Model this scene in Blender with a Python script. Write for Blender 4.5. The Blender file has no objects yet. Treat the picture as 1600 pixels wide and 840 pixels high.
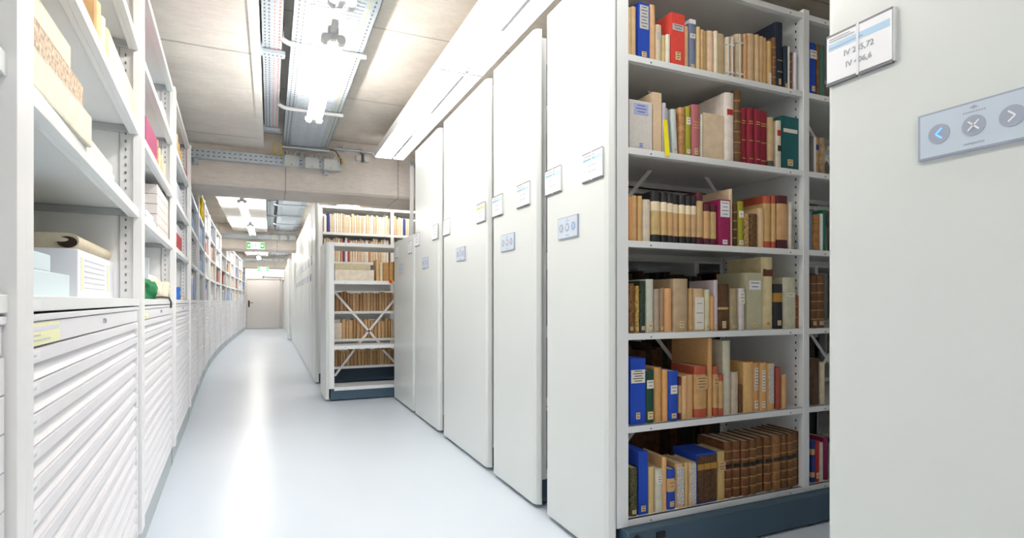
import bpy, math, random
from mathutils import Vector, Matrix

random.seed(7)
PI = math.pi
scene = bpy.context.scene
COL = scene.collection

# ------------------------------------------------------------------ camera
F, HY, VX, H = 865.0, 470.0, 422.0, 1.12
yaw = math.atan((800 - VX) / F)
SN, CS = math.sin(yaw), math.cos(yaw)
cam_d = bpy.data.cameras.new('camera')
cam = bpy.data.objects.new('camera', cam_d)
COL.objects.link(cam)
cam.location = (0, 0, H)
cam.rotation_euler = (PI / 2, 0, -yaw)
cam_d.sensor_width = 36
cam_d.lens = F / 1600 * 36
cam_d.shift_y = (HY - 420) / 1600
cam_d.clip_start = 0.02
scene.camera = cam

# ------------------------------------------------------------------ exposure, world
vs = scene.view_settings
scene.display_settings.display_device = 'sRGB'
vs.view_transform = 'Standard'
vs.look = 'None'
vs.gamma = 1
vs.use_curve_mapping = False
vs.exposure = 0.19
TUBE = 57.0          # strength of the bare fluorescent tubes
DIFF = 4.6           # strength of the wide luminaires' diffusers
w = bpy.data.worlds.new('world')
scene.world = w
w.use_nodes = True
w.node_tree.nodes['Background'].inputs[0].default_value = (0.9, 0.95, 1, 1)
w.node_tree.nodes['Background'].inputs[1].default_value = 0.3
scene.cycles.max_bounces = 10
scene.cycles.diffuse_bounces = 7
scene.cycles.glossy_bounces = 4
scene.cycles.use_denoising = True
scene.cycles.caustics_reflective = False
scene.cycles.caustics_refractive = False
scene.cycles.sample_clamp_indirect = 6


# ------------------------------------------------------------------ pixel -> place helpers
def ray(x):
    t = (x - 800) / F
    return SN + CS * t, CS - SN * t


def at_y(x, y, Y):
    a, b = ray(x)
    d = Y / b
    return a * d, H + (HY - y) / F * d


# ------------------------------------------------------------------ materials
MATS = {}


def lin(c):
    return tuple(((v / 255) / 12.92 if v / 255 <= 0.04045 else ((v / 255 + 0.055) / 1.055) ** 2.4) for v in c)


def mat(name, rgb, rough=0.5, metal=0.0, emit=0.0, noise=0.0, scale=20.0, spec=0.5, bump=0.0, stretch=(1, 1, 1)):
    if name in MATS:
        return MATS[name]
    m = bpy.data.materials.new(name)
    m.use_nodes = True
    nt = m.node_tree
    b = nt.nodes['Principled BSDF']
    c = (*lin(rgb), 1)
    b.inputs['Base Color'].default_value = c
    b.inputs['Roughness'].default_value = rough
    b.inputs['Metallic'].default_value = metal
    b.inputs['Specular IOR Level'].default_value = spec
    if emit:
        b.inputs['Emission Color'].default_value = c
        b.inputs['Emission Strength'].default_value = emit
    if noise or bump:
        tc = nt.nodes.new('ShaderNodeTexCoord')
        mp = nt.nodes.new('ShaderNodeMapping')
        mp.inputs['Scale'].default_value = stretch
        nz = nt.nodes.new('ShaderNodeTexNoise')
        nz.inputs['Scale'].default_value = scale
        nz.inputs['Detail'].default_value = 6
        nt.links.new(tc.outputs['Object'], mp.inputs[0])
        nt.links.new(mp.outputs[0], nz.inputs[0])
        if noise:
            mx = nt.nodes.new('ShaderNodeMix')
            mx.data_type = 'RGBA'
            mx.inputs[6].default_value = (*[v * (1 - noise) for v in c[:3]], 1)
            mx.inputs[7].default_value = (*[min(1, v * (1 + noise * 0.6)) for v in c[:3]], 1)
            rp = nt.nodes.new('ShaderNodeMapRange')
            rp.inputs[1].default_value = 0.3
            rp.inputs[2].default_value = 0.7
            nt.links.new(nz.outputs[0], rp.inputs[0])
            nt.links.new(rp.outputs[0], mx.inputs[0])
            nt.links.new(mx.outputs[2], b.inputs['Base Color'])
        if bump:
            bp = nt.nodes.new('ShaderNodeBump')
            bp.inputs['Strength'].default_value = bump
            bp.inputs['Distance'].default_value = 0.01
            nt.links.new(nz.outputs[0], bp.inputs['Height'])
            nt.links.new(bp.outputs[0], b.inputs['Normal'])
    MATS[name] = m
    return m


def concrete(name, rgb, joint_axis=1, joint=1.55, stain=0.22, phase=0.37):
    m = bpy.data.materials.new(name)
    m.use_nodes = True
    nt = m.node_tree
    N, L = nt.nodes.new, nt.links.new
    b = nt.nodes['Principled BSDF']
    b.inputs['Roughness'].default_value = 0.85
    b.inputs['Specular IOR Level'].default_value = 0.25
    tc = N('ShaderNodeTexCoord')
    base = lin(rgb)

    def noise(scale, sc=(1, 1, 1), det=8):
        mp = N('ShaderNodeMapping')
        mp.inputs['Scale'].default_value = sc
        n = N('ShaderNodeTexNoise')
        n.inputs['Scale'].default_value = scale
        n.inputs['Detail'].default_value = det
        n.inputs['Roughness'].default_value = 0.62
        L(tc.outputs['Object'], mp.inputs[0])
        L(mp.outputs[0], n.inputs[0])
        return n.outputs[0]

    def mrange(o, a, c, lo, hi):
        r = N('ShaderNodeMapRange')
        r.inputs[1].default_value, r.inputs[2].default_value = a, c
        r.inputs[3].default_value, r.inputs[4].default_value = lo, hi
        L(o, r.inputs[0])
        return r.outputs[0]

    def mul(a, c, op='MULTIPLY'):
        q = N('ShaderNodeMath')
        q.operation = op
        for i, v in enumerate((a, c)):
            if isinstance(v, (int, float)):
                q.inputs[i].default_value = v
            else:
                L(v, q.inputs[i])
        return q.outputs[0]
    cloud = mrange(noise(1.6), 0.35, 0.65, 1 - stain * 0.6, 1.06)
    grain = mrange(noise(9, (1.0, 9.0, 9.0)), 0.3, 0.7, 1 - stain * 0.55, 1.05)
    pores = mrange(noise(38, (1, 3.5, 3.5)), 0.61, 0.70, 1.0, 1 - stain * 1.5)
    v = mul(mul(cloud, grain), pores)
    sx = N('ShaderNodeSeparateXYZ')
    L(tc.outputs['Object'], sx.inputs[0])
    fr = mul(mul(sx.outputs[joint_axis], 1 / joint), phase, 'ADD')
    fr = mul(fr, 1.0, 'FRACT')
    wob = mul(mul(noise(3), 0.012), fr, 'ADD')
    dist = mul(mul(wob, 0.5, 'SUBTRACT'), 1.0, 'ABSOLUTE')
    line = mrange(dist, 0.0035, 0.007, 0.62, 1.0)
    v = mul(v, line)
    mx = N('ShaderNodeVectorMath')
    mx.operation = 'SCALE'
    mx.inputs[0].default_value = tuple(min(0.9, q * 1.1) for q in base)
    L(v, mx.inputs['Scale'])
    L(mx.outputs[0], b.inputs['Base Color'])
    bp = N('ShaderNodeBump')
    bp.inputs['Strength'].default_value = 0.35
    bp.inputs['Distance'].default_value = 0.01
    L(v, bp.inputs['Height'])
    L(bp.outputs[0], b.inputs['Normal'])
    MATS[name] = m
    return m


M_white = mat('white_enamel', (238, 238, 238), 0.38)
M_shelf = mat('white_shelf_enamel', (232, 234, 234), 0.4)
M_panel = mat('pale_grey_panel', (217, 221, 218), 0.3, spec=0.5)
M_drawer = mat('drawer_enamel', (232, 231, 235), 0.42)
M_slate = mat('slate_blue_plinth', (62, 84, 102), 0.5)
M_kick = mat('grey_plinth', (176, 184, 188), 0.5)
M_dark = mat('dark_gap', (40, 40, 42), 0.8)
M_black = mat('black_plastic', (22, 22, 24), 0.5)
M_galv = mat('galvanised_steel', (196, 206, 214), 0.42, 0.55, noise=0.1, scale=30)
M_wallw = mat('white_wall_paint', (236, 234, 230), 0.8, noise=0.03, scale=4)
M_tube = mat('fluorescent_tube', (255, 250, 244), 0.3, emit=TUBE)
M_diff = mat('luminaire_diffuser', (255, 252, 248), 0.4, emit=DIFF)
M_lamp = mat('lamp_white', (245, 245, 245), 0.45)
M_paper = mat('paper_pages', (222, 205, 172), 0.9, noise=0.12, scale=220, stretch=(1, .05, .05))
M_card = mat('white_card', (238, 239, 242), 0.5)
M_ink = mat('grey_ink', (120, 124, 132), 0.8)
M_inkd = mat('dark_ink', (60, 52, 46), 0.8)
M_lblue = mat('light_blue_band', (176, 208, 232), 0.6)
M_lyel = mat('pale_yellow_card', (236, 236, 190), 0.7)
M_ctrl = mat('pale_blue_keypad', (196, 208, 220), 0.35)
M_ctrlf = mat('keypad_rim', (158, 166, 184), 0.4)
M_btn = mat('grey_button', (158, 166, 182), 0.45)
M_sym = mat('white_symbol', (240, 242, 246), 0.5)
M_symb = mat('lit_blue_symbol', (96, 160, 255), 0.5, emit=1.2)
M_clear = mat('clear_holder', (206, 208, 210), 0.15, 0.2)
M_hold = mat('holder_shadow_strip', (110, 110, 116), 0.3, 0.3)  # mid grey for holder rails, rivets, screws and knobs
M_red = mat('red_button', (214, 40, 40), 0.4)
M_yell = mat('yellow_plastic', (240, 196, 30), 0.5)
M_cyan = mat('cable_pale_blue', (170, 196, 206), 0.6)
M_orange = mat('orange_cable', (226, 120, 96), 0.6)
M_jbox = mat('junction_grey', (206, 208, 204), 0.55)
M_conc = concrete('concrete_ceiling', (217, 209, 198), 1, 1.41, 0.24, 0.826)
M_concs = concrete('concrete_slab', (232, 226, 218), 1, 2.1, 0.2, 0.548)
M_concb = concrete('concrete_beam', (220, 211, 202), 0, 1.25, 0.2)
M_concl = mat('pale_slab_edge', (238, 234, 228), 0.8, noise=0.06, scale=12)
M_door = mat('door_paint', (196, 194, 192), 0.5)

# floor: glossy poured resin
M_floor = mat('resin_floor', (214, 223, 233), 0.28, noise=0.02, scale=1.5, spec=0.45)


# ------------------------------------------------------------------ mesh builder
class MB:
    def __init__(s):
        s.v, s.f, s.mi, s.m, s.sm = [], [], [], [], []

    def _m(s, m):
        if m not in s.m:
            s.m.append(m)
        return s.m.index(m)

    def add(s, vs_, fs, m, smooth=False):
        o = len(s.v)
        s.v += [tuple(p) for p in vs_]
        i = s._m(m)
        for f in fs:
            s.f.append([q + o for q in f])
            s.mi.append(i)
            s.sm.append(smooth)
        return s

    def box(s, x0, x1, y0, y1, z0, z1, m):
        vv = [(x, y, z) for x in (x0, x1) for y in (y0, y1) for z in (z0, z1)]
        return s.add(vv, [(0, 1, 3, 2), (4, 6, 7, 5), (0, 4, 5, 1), (2, 3, 7, 6), (0, 2, 6, 4), (1, 5, 7, 3)], m)

    def prism(s, poly, axis, a0, a1, m, smooth=False):
        """poly: 2D points; axis: 0,1,2 extrusion axis; polygon lies in the other two axes in order"""
        def P(u, v, a):
            return ((a, u, v), (u, a, v), (u, v, a))[axis]
        n = len(poly)
        vv = [P(u, v, a0) for u, v in poly] + [P(u, v, a1) for u, v in poly]
        fs = [(i, (i + 1) % n, n + (i + 1) % n, n + i) for i in range(n)]
        s.add(vv, fs, m, smooth)
        s.add(vv, [tuple(range(n))[::-1], tuple(range(n, 2 * n))], m)
        return s

    def tube(s, pts, r, m, n=8, cap=True):
        pts = [Vector(p) for p in pts]
        rings = []
        up = None
        for i, p in enumerate(pts):
            d = (pts[min(i + 1, len(pts) - 1)] - pts[max(i - 1, 0)]).normalized()
            if up is None:
                up = Vector((0, 0, 1)) if abs(d.z) < 0.9 else Vector((1, 0, 0))
            a = d.cross(up).normalized()
            b = a.cross(d).normalized()
            up = b
            rings.append([p + (a * math.cos(2 * PI * k / n) + b * math.sin(2 * PI * k / n)) * r for k in range(n)])
        vv = [q for rg in rings for q in rg]
        fs = [(i * n + k, i * n + (k + 1) % n, (i + 1) * n + (k + 1) % n, (i + 1) * n + k)
              for i in range(len(pts) - 1) for k in range(n)]
        s.add(vv, fs, m, True)
        if cap:
            s.add(vv, [tuple(range(n))[::-1], tuple(range(len(vv) - n, len(vv)))], m)
        return s

    def bar(s, p, q, wd, th, m, nrm=(0, 1, 0)):
        """flat bar from p to q, width wd in the plane, thickness th along nrm"""
        p, q, nn = Vector(p), Vector(q), Vector(nrm)
        d = (q - p).normalized()
        a = d.cross(nn).normalized() * wd / 2
        b = nn.normalized() * th / 2
        vv = [e + u * a + v * b for e in (p, q) for u in (-1, 1) for v in (-1, 1)]
        return s.add(vv, [(0, 1, 3, 2), (4, 6, 7, 5), (0, 4, 5, 1), (2, 3, 7, 6), (0, 2, 6, 4), (1, 5, 7, 3)], m)

    def disc(s, c, r, axis, th, m, n=20, rx=None):
        rx = rx or r
        poly = [(math.cos(2 * PI * k / n) * rx, math.sin(2 * PI * k / n) * r) for k in range(n)]
        ax = {0: (1, 2), 1: (0, 2), 2: (0, 1)}[axis]
        pl = [(c[ax[0]] + u, c[ax[1]] + v) for u, v in poly]
        return s.prism(pl, axis, c[axis] - th / 2, c[axis] + th / 2, m)

    def mesh(s, name):
        me = bpy.data.meshes.new(name)
        me.from_pydata(s.v, [], s.f)
        for m in s.m:
            me.materials.append(m)
        me.polygons.foreach_set('material_index', s.mi)
        me.polygons.foreach_set('use_smooth', s.sm)
        me.update()
        import bmesh
        bm = bmesh.new()
        bm.from_mesh(me)
        bmesh.ops.recalc_face_normals(bm, faces=bm.faces)
        bm.to_mesh(me)
        bm.free()
        return me

    def build(s, name, parent=None, bevel=0.0, loc=None, label=None):
        o = bpy.data.objects.new(name, s.mesh(name))
        COL.objects.link(o)
        if parent:
            o.parent = parent
        if loc:
            o.location = loc
        if bevel:
            md = o.modifiers.new('bevel', 'BEVEL')
            md.width = bevel
            md.segments = 2
            md.limit_method = 'ANGLE'
        if label:
            o['label'] = label
        return o


def tag(o, label, cat, group=None):
    o['label'] = label
    o['category'] = cat
    if group:
        o['group'] = group
    return o


def thing(name, label, cat, loc=(0, 0, 0), rz=0.0, group=None):
    o = bpy.data.objects.new(name, None)
    o.empty_display_size = 0.1
    COL.objects.link(o)
    o.location = loc
    o.rotation_euler = (0, 0, rz)
    return tag(o, label, cat, group)


def struct(name, mb, bevel=0.0):
    o = mb.build(name, bevel=bevel)
    o['kind'] = 'structure'
    return o


def copy_tree(o, parent=None):
    c = o.copy()
    COL.objects.link(c)
    c.parent = parent
    for ch in list(o.children):
        copy_tree(ch, c)
    return c


def text(body, size, m, parent, mtx, name='lettering'):
    cu = bpy.data.curves.new(name, 'FONT')
    cu.body = body
    cu.size = size
    cu.align_x = 'CENTER'
    cu.align_y = 'CENTER'
    cu.extrude = 0.0004
    cu.materials.append(m)
    tmp = bpy.data.objects.new('tmp', cu)
    me = bpy.data.meshes.new_from_object(tmp)
    bpy.data.objects.remove(tmp)
    o = bpy.data.objects.new(name, me)
    COL.objects.link(o)
    o.parent = parent
    o.matrix_local = mtx
    return o


ORD = ['zeroth', 'first', 'second', 'third', 'fourth', 'fifth', 'sixth', 'seventh', 'eighth', 'ninth', 'tenth',
       'eleventh', 'twelfth', 'thirteenth', 'fourteenth', 'fifteenth', 'sixteenth', 'seventeenth', 'eighteenth',
       'nineteenth', 'twentieth'] + ['twenty-' + q for q in ('first', 'second', 'third', 'fourth', 'fifth', 'sixth',
       'seventh', 'eighth', 'ninth')] + ['thirtieth'] + ['thirty-' + q for q in ('first', 'second', 'third', 'fourth',
       'fifth', 'sixth', 'seventh', 'eighth', 'ninth')]

# =================================================================== SETTING
YB = 24.4
struct('floor', MB().box(-2.2, 5.2, -3.2, YB + 0.3, -0.1, 0, M_floor))
struct('ceiling', MB().box(-2.2, 5.2, -3.2, YB + 0.3, 2.95, 3.15, M_conc))
struct('wall_left', MB().box(-2.2, -1.75, -3.2, YB, 0, 2.95, M_wallw))
struct('wall_right', MB().box(4.9, 5.2, -3.2, YB, 0, 2.95, M_wallw))
struct('wall_back', MB().box(-2.2, 5.2, -3.4, -3.2, 0, 2.95, M_wallw))
struct('wall_front', MB().box(-2.2, 5.2, YB, YB + 0.3, 0, 2.95, M_wallw))
# precast slabs hanging lower than the main ceiling, with a pale edge
for n, (y0, y1) in enumerate(((-3.2, 6.62), (7.4, 14.6), (15.4, 22.6), (23.3, YB))):
    b = MB()
    b.box(-0.79, -0.115, y0, y1, 2.77, 2.95, M_concs)
    b.box(-0.115, -0.06, y0, y1, 2.765, 2.95, M_concl)
    o = struct('trim_%d' % (n + 1), b)
# downstand beams
for n, y0 in enumerate((6.62, 14.6, 22.6)):
    b = MB()
    b.prism([(y0, 2.95), (y0, 2.375), (y0 + 0.03, 2.35), (y0 + 0.73, 2.35), (y0 + 0.76, 2.375), (y0 + 0.76, 2.95)],
            0, -1.75, 4.9, M_concb)
    struct('trim_%d' % (n + 5), b)

# door at the end
b = MB()
b.box(-0.84, 0.37, YB - 0.05, YB - 0.005, 0.02, 1.98, M_door)
door = struct('door_1', b, 0.004)
b = MB()
b.box(-0.92, -0.85, YB - 0.08, YB - 0.002, 0, 2.06, mat('door_frame', (186, 184, 182), 0.5))
b.box(0.38, 0.45, YB - 0.08, YB - 0.002, 0, 2.06, MATS['door_frame'])
b.box(-0.85, 0.38, YB - 0.08, YB - 0.002, 1.99, 2.06, MATS['door_frame'])
b.build('door_frame', door)
b = MB()
b.box(-0.80, -0.74, YB - 0.062, YB - 0.05, 0.88, 1.14, M_black)
b.tube([(-0.77, YB - 0.06, 1.05), (-0.77, YB - 0.11, 1.05), (-0.62, YB - 0.11, 1.05)], 0.012, M_black)
b.build('door_handle', door)
b = MB()
b.box(-0.2, 0.42, YB - 0.13, YB - 0.082, 2.09, 2.16, M_jbox)
b.tube([(-0.2, YB - 0.1, 2.12), (-0.28, YB - 0.1, 2.06)], 0.02, M_dark)
tag(b.build('door_closer_rail'), 'grey closer rail mounted above the door at the corridor end', 'door closer')
b = MB()
b.tube([(0.78, YB - 0.06, 2.3), (0.78, YB - 0.06, 1.62)], 0.02, M_dark)
b.tube([(0.55, YB - 0.06, 2.3), (0.55, YB - 0.06, 2.0), (0.5, YB - 0.06, 1.93), (0.42, YB - 0.06, 1.93), (0.36, YB - 0.1, 2.0)], 0.015, M_dark)
tag(b.build('wall_conduit'), 'dark pipes and cable loop on the wall right of the far door', 'conduit')

# =================================================================== LIGHTS: SEEN FITTINGS AND ADDED UNSEEN ONES
def twin_lamp(x, y0, z, label, rz=0.0, length=1.55, group='twin tube lamps along the corridor ceiling', first=[None]):
    if first[0] is None:
        t = thing('twin_tube_lamp', label, 'lamp', (x, y0, z), 0, group)
        b = MB()
        b.box(-0.022, 0.022, 0.02, length - 0.02, 0.02, 0.07, M_lamp)
        b.build('lamp_housing', t, 0.003)
        for yy in (0.0, length):
            b = MB()
            sg = -1 if yy == 0 else 1
            for sx in (-0.042, 0.042):
                b.disc((sx, yy + sg * 0.005, 0.002), 0.027, 1, 0.05, mat('lamp_holder_grey', (190, 192, 192), 0.5), 16)
            b.box(-0.03, 0.03, yy - 0.025, yy + 0.025, 0.0, 0.075, MATS['lamp_holder_grey'])
            b.box(-0.018, 0.018, min(yy, yy + sg * 0.13), max(yy, yy + sg * 0.13), 0.03, 0.065, MATS['lamp_holder_grey'])
            b.build('tube_holder', t, 0.004)
        for sx in (-0.042, 0.042):
            b = MB()
            b.tube([(sx, 0.02, 0), (sx, length - 0.02, 0)], 0.017, M_tube, 12)
            b.build('tube', t)
        b = MB()
        for yy in (0.3, length - 0.3):
            b.tube([(0, yy, 0.07), (0, yy, 0.15)], 0.005, M_galv)
        b.build('hanger', t)
        first[0] = t
    else:
        t = copy_tree(first[0])
        t.location = (x, y0, z)
        t.rotation_euler = (0, 0, rz)
        tag(t, label, 'lamp', group)
    return t


twin_lamp(0.335, 3.36, 2.63, 'bright twin tube lamp under the cable tray, complete and nearest')
twin_lamp(0.335, 1.36, 2.63, 'twin tube lamp under the tray, cut off by the top of the photo')
twin_lamp(0.335, -1.9, 2.63, 'twin tube lamp under the tray, behind the viewpoint')  # unseen lamp added to brighten the foreground
twin_lamp(-0.39, 9.3, 2.62, 'nearer of the two twin tube lamps under the white slab past the first beam')
twin_lamp(-0.36, 12.2, 2.62, 'farther of the two twin tube lamps under the white slab past the first beam')
twin_lamp(-0.36, 17.3, 2.62, 'twin tube lamp between the two green exit signs, nearer one')
twin_lamp(-0.36, 20.2, 2.62, 'twin tube lamp between the two green exit signs, farther one')

twin_lamp(2.25, 7.62, 2.78, 'crosswise twin tube lamp hidden behind the first beam', PI / 2)  # added out of sight to light the tall unit's books
twin_lamp(0.4, 15.6, 2.70, 'crosswise twin tube lamp hidden behind the second beam', PI / 2)  # unseen lamp added to brighten the far corridor
twin_lamp(0.5, 23.6, 2.70, 'crosswise twin tube lamp hidden behind the third beam', PI / 2)  # unseen lamp added to brighten the door end

LX0, LX1, LZ = 1.06, 1.37, 2.70
for n, y0 in enumerate((-2.55, -1.0, 0.55, 2.1, 3.65, 5.2, 7.5, 9.05, 10.6, 12.15, 15.5, 17.05, 18.6, 20.15)):  # rearmost two and far pieces are unseen, added for brightness
    lab = ['wide white ceiling luminaire behind the viewpoint, rearmost', 'wide white ceiling luminaire just behind the viewpoint',
           'wide white luminaire over the cabinets, cut by the photo top', 'wide white luminaire over the cabinets, second visible piece of the row',
           'wide white luminaire over the cabinets, third visible piece of the row', 'wide white luminaire over the cabinets, end piece nearest the beam'][n] if n < 6 else 'wide white luminaire over the far cabinets, hidden behind a beam'
    ln = 1.548 if n != 5 else 0.98
    t = thing('strip_luminaire', lab, 'luminaire', (0, y0, 0), 0, 'row of wide white luminaires over the cabinets')
    b = MB()
    b.box(LX0, LX0 + 0.175, 0, ln, LZ + 0.012, LZ + 0.09, M_lamp)
    b.box(LX0 + 0.20, LX1, 0, ln, LZ + 0.012, LZ + 0.09, M_lamp)
    b.box(LX0 + 0.175, LX0 + 0.20, 0, ln, LZ + 0.05, LZ + 0.09, M_lamp)
    for q0, q1 in ((LX0, LX0 + 0.175), (LX0 + 0.20, LX1)):
        b.box(q0, q1, 0, 0.012, LZ - 0.004, LZ + 0.012, M_lamp)
        b.box(q0, q1, ln - 0.012, ln, LZ - 0.004, LZ + 0.012, M_lamp)
        if n == 5:
            b.box(q0 + 0.004, q1 - 0.004, ln, ln + 0.008, LZ, LZ + 0.075, M_diff)
    b.build('housing', t)
    for q0, q1 in ((LX0 + 0.002, LX0 + 0.173), (LX0 + 0.202, LX1 - 0.002)):
        b = MB()
        b.box(q0, q1, 0.013, ln - 0.013, LZ, LZ + 0.011, M_diff)
        b.build('diffuser', t, 0.003)
    for yy in (0.0, ln - 0.03):
        b = MB()
        b.box(LX0 + 0.177, LX0 + 0.198, yy + (0.0 if yy else 0.06), yy + (0.03 if yy else 0.9), LZ + 0.002, LZ + 0.05, mat('slot_mid_grey', (176, 178, 182), 0.5))
        b.build('connector', t)
    b = MB()
    for yy in (0.3, ln - 0.3):
        b.tube([(LX0 + 0.15, yy, LZ + 0.09), (LX0 + 0.15, yy, 2.95)], 0.005, M_galv)
    b.build('hanger', t)

# =================================================================== MOBILE SHELVING
XP = 1.305


def shelf_mesh(x0, x1, y0, y1, ztop, two_lip=True, th=0.028, m=None):
    m = m or M_shelf
    b = MB()
    b.box(x0, x1, y0 + 0.002, y1 - 0.002, ztop - 0.003, ztop, m)
    b.box(x0, x1, y0, y0 + 0.018, ztop - th, ztop, m)
    b.box(x0, x1, y0 + 0.018, y0 + 0.03, ztop - th, ztop - th + 0.003, m)
    if two_lip:
        b.box(x0, x1, y1 - 0.018, y1, ztop - th, ztop, m)
    for xx in (x0 + 0.12, x1 - 0.09):
        b.disc((xx, y0 - 0.0003, ztop - th / 2 - 0.004), 0.004, 1, 0.002, M_hold, 8)
    return b


def upright_mesh(x, y0, y1, z0, z1, face=0.04, perf=True):
    """sheet upright: front post 'face' wide in x starting at x, side sheet behind"""
    b = MB()
    b.box(x, x + face, y0, y0 + 0.03, z0, z1, M_shelf)
    b.box(x, x + face, y1 - 0.03, y1, z0, z1, M_shelf)
    b.box(x + 0.004, x + face - 0.004, y0 + 0.03, y1 - 0.03, z0, z1, M_shelf)
    if perf:
        z = z0 + 0.03
        while z < z1 - 0.03:
            for yy in (y0 + 0.045, y1 - 0.05):
                b.box(x + 0.0025, x + face - 0.0025, yy, yy + 0.007, z, z + 0.012, M_dark)
            z += 0.04
    return b


def end_panel(t, x, y0, y1, z1, th=0.04):
    b = MB()
    b.prism([(x, y0 + 0.03), (x + 0.009, y0 + 0.009), (x + 0.03, y0), (x + th, y0), (x + th, y1), (x + 0.012, y1), (x, y1 - 0.012)], 2, 0.025, z1, M_panel, False)
    return b.build('end_panel', t, 0.003)


RZ_CORR = -PI / 2   # text on panels facing the corridor (-X): reading direction runs towards -Y


def corr_mtx(x, y, z):
    # text local x -> -Y, local y -> Z, normal -> -X
    return Matrix(((0, 0, -1, x), (-1, 0, 0, y), (0, 1, 0, z), (0, 0, 0, 1)))


def label_holder(t, x, yc, z0, z1, wd, band=M_lblue, txt=None, near=False):
    y0, y1 = yc - wd / 2, yc + wd / 2
    b = MB()
    b.box(x - 0.006, x - 0.0003, y0, y1, z0 + 0.004, z1 - 0.004, M_clear)
    b.box(x - 0.008, x - 0.0003, y0, yc - 0.004, z0, z0 + 0.007, M_hold)
    b.box(x - 0.008, x - 0.0003, yc + 0.004, y1, z0, z0 + 0.007, M_hold)
    b.box(x - 0.008, x - 0.0003, y0, yc - 0.003, z1 - 0.004, z1, M_hold)
    b.box(x - 0.008, x - 0.0003, yc + 0.003, y1, z1 - 0.004, z1, M_hold)
    b.box(x - 0.008, x - 0.0003, y0 - 0.006, y0 - 0.001, z0 + 0.003, z1 - 0.003, M_clear)
    o = b.build('label_holder', t)
    hh = z1 - z0
    b = MB()
    b.box(x - 0.0075, x - 0.006, y0 + 0.001, y1 - 0.001, z0 + 0.008, z1 - 0.005, M_card)
    b.box(x - 0.0079, x - 0.0075, y0 + 0.006, y1 - 0.006, z0 + hh * 0.68, z0 + hh * 0.81, band)
    if near:
        for q, (a, c) in enumerate(((0.28, 0.95), (0.45, 0.95), (0.6, 0.95))):
            zz = z0 + hh * (0.895, 0.85, 0.72)[q]
            b.box(x - 0.0081, x - 0.0079, y0 + wd * (0.62, 0.55, 0.42)[q], y1 - 0.008, zz, zz + 0.0025, mat('pale_grey_ink', (166, 168, 176), 0.8))
    else:
        for q, zz in enumerate((0.86, 0.74)):
            b.box(x - 0.0082, x - 0.0079, y0 + wd * 0.35, y1 - 0.012, z0 + hh * zz, z0 + hh * zz + 0.003, M_ink)
    c = b.build('card', o)
    if txt:
        for q, s in enumerate(txt):
            text(s, 0.0195, mat('pale_grey_ink', (166, 168, 176), 0.8), o, corr_mtx(x - 0.0083, yc - 0.002, z0 + hh * (0.52 - 0.23 * q)))
    else:
        b = MB()
        for q in (0.5, 0.3):
            b.box(x - 0.0079, x - 0.0075, yc - wd * 0.22, yc + wd * 0.2, z0 + hh * q, z0 + hh * q + 0.008, mat('faint_ink', (196, 198, 204), 0.8))
        b.build('lettering', o)
    b = MB()
    b.box(x - 0.0092, x - 0.0086, yc - 0.003, yc + 0.003, z0 + 0.002, z1 - 0.002, mat('clip_white', (236, 238, 242), 0.2))  # white strip painting the glare down the card's middle
    b.build('clip', o)
    return o


def control_panel(t, x, yc, z0, z1, wd, lit=0):
    y0, y1 = yc - wd / 2, yc + wd / 2
    zc = (z0 + z1) / 2
    b = MB()
    b.box(x - 0.008, x - 0.0003, y0, y1, z0, z1, M_ctrlf)
    b.box(x - 0.0088, x - 0.008, y0 + 0.005, y1 - 0.005, z0 + 0.004, z1 - 0.004, M_ctrl)
    o = b.build('control_panel', t)
    pitch = wd * 0.3
    for q in range(3):
        by = yc + pitch * (1 - q)          # q=0 is the left button seen from the corridor (far side, larger y)
        b = MB()
        b.disc((x - 0.0092, by, zc), 0.0205, 0, 0.0016, M_btn, 28)
        ms = M_symb if q == lit else M_sym
        X = x - 0.0105
        k = 0.0095
        if q == 1:
            b.bar((X, by - k, zc - k), (X, by + k, zc + k), 0.003, 0.0012, ms, (1, 0, 0))
            b.bar((X, by - k, zc + k), (X, by + k, zc - k), 0.003, 0.0012, ms, (1, 0, 0))
        else:
            sg = 1 if q == 0 else -1
            b.bar((X, by + sg * k * .6, zc), (X, by - sg * k * .6, zc + k * 1.1), 0.003, 0.0012, ms, (1, 0, 0))
            b.bar((X, by + sg * k * .6, zc), (X, by - sg * k * .6, zc - k * 1.1), 0.003, 0.0012, ms, (1, 0, 0))
        b.build('button', o)
    if wd > 0:
        text('compactus', 0.0085, M_btn, o, corr_mtx(x - 0.0089, yc, z0 + 0.0145))
        b = MB()
        b.prism([(yc - 0.008, z1 - 0.013), (yc, z1 - 0.008), (yc + 0.008, z1 - 0.013), (yc, z1 - 0.016)], 0, x - 0.0092, x - 0.0088, M_btn)
        for i in range(9):
            b.box(x - 0.0092, x - 0.0088, yc - 0.02 + i * 0.0045, yc - 0.0172 + i * 0.0045, z1 - 0.023, z1 - 0.0195, M_btn)
        b.build('emblem', o)
    return o


def closed_body(t, x0, y0, y1, z1, length=3.2):
    """plain frame of a shelving unit: uprights, shelves, plinth"""
    b = MB()
    b.box(x0, x0 + length, y0 + 0.03, y1 - 0.03, 0.02, 0.15, M_slate)
    b.build('plinth', t)
    b = MB()
    x = x0
    while x <= x0 + length + 0.01:
        b.box(x, x + 0.03, y0 + 0.01, y1 - 0.01, 0.15, z1 - 0.02, M_shelf)
        x += 1.065
    b.build('upright_frame', t)
    n = int((z1 - 0.2) / 0.4)
    for k in range(n + 1):
        z = 0.18 + 0.401 * k
        b = MB()
        b.box(x0 + 0.001, x0 + length, y0 + 0.014, y1 - 0.014, z - 0.028, z, M_shelf)
        b.build('shelf', t)


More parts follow.
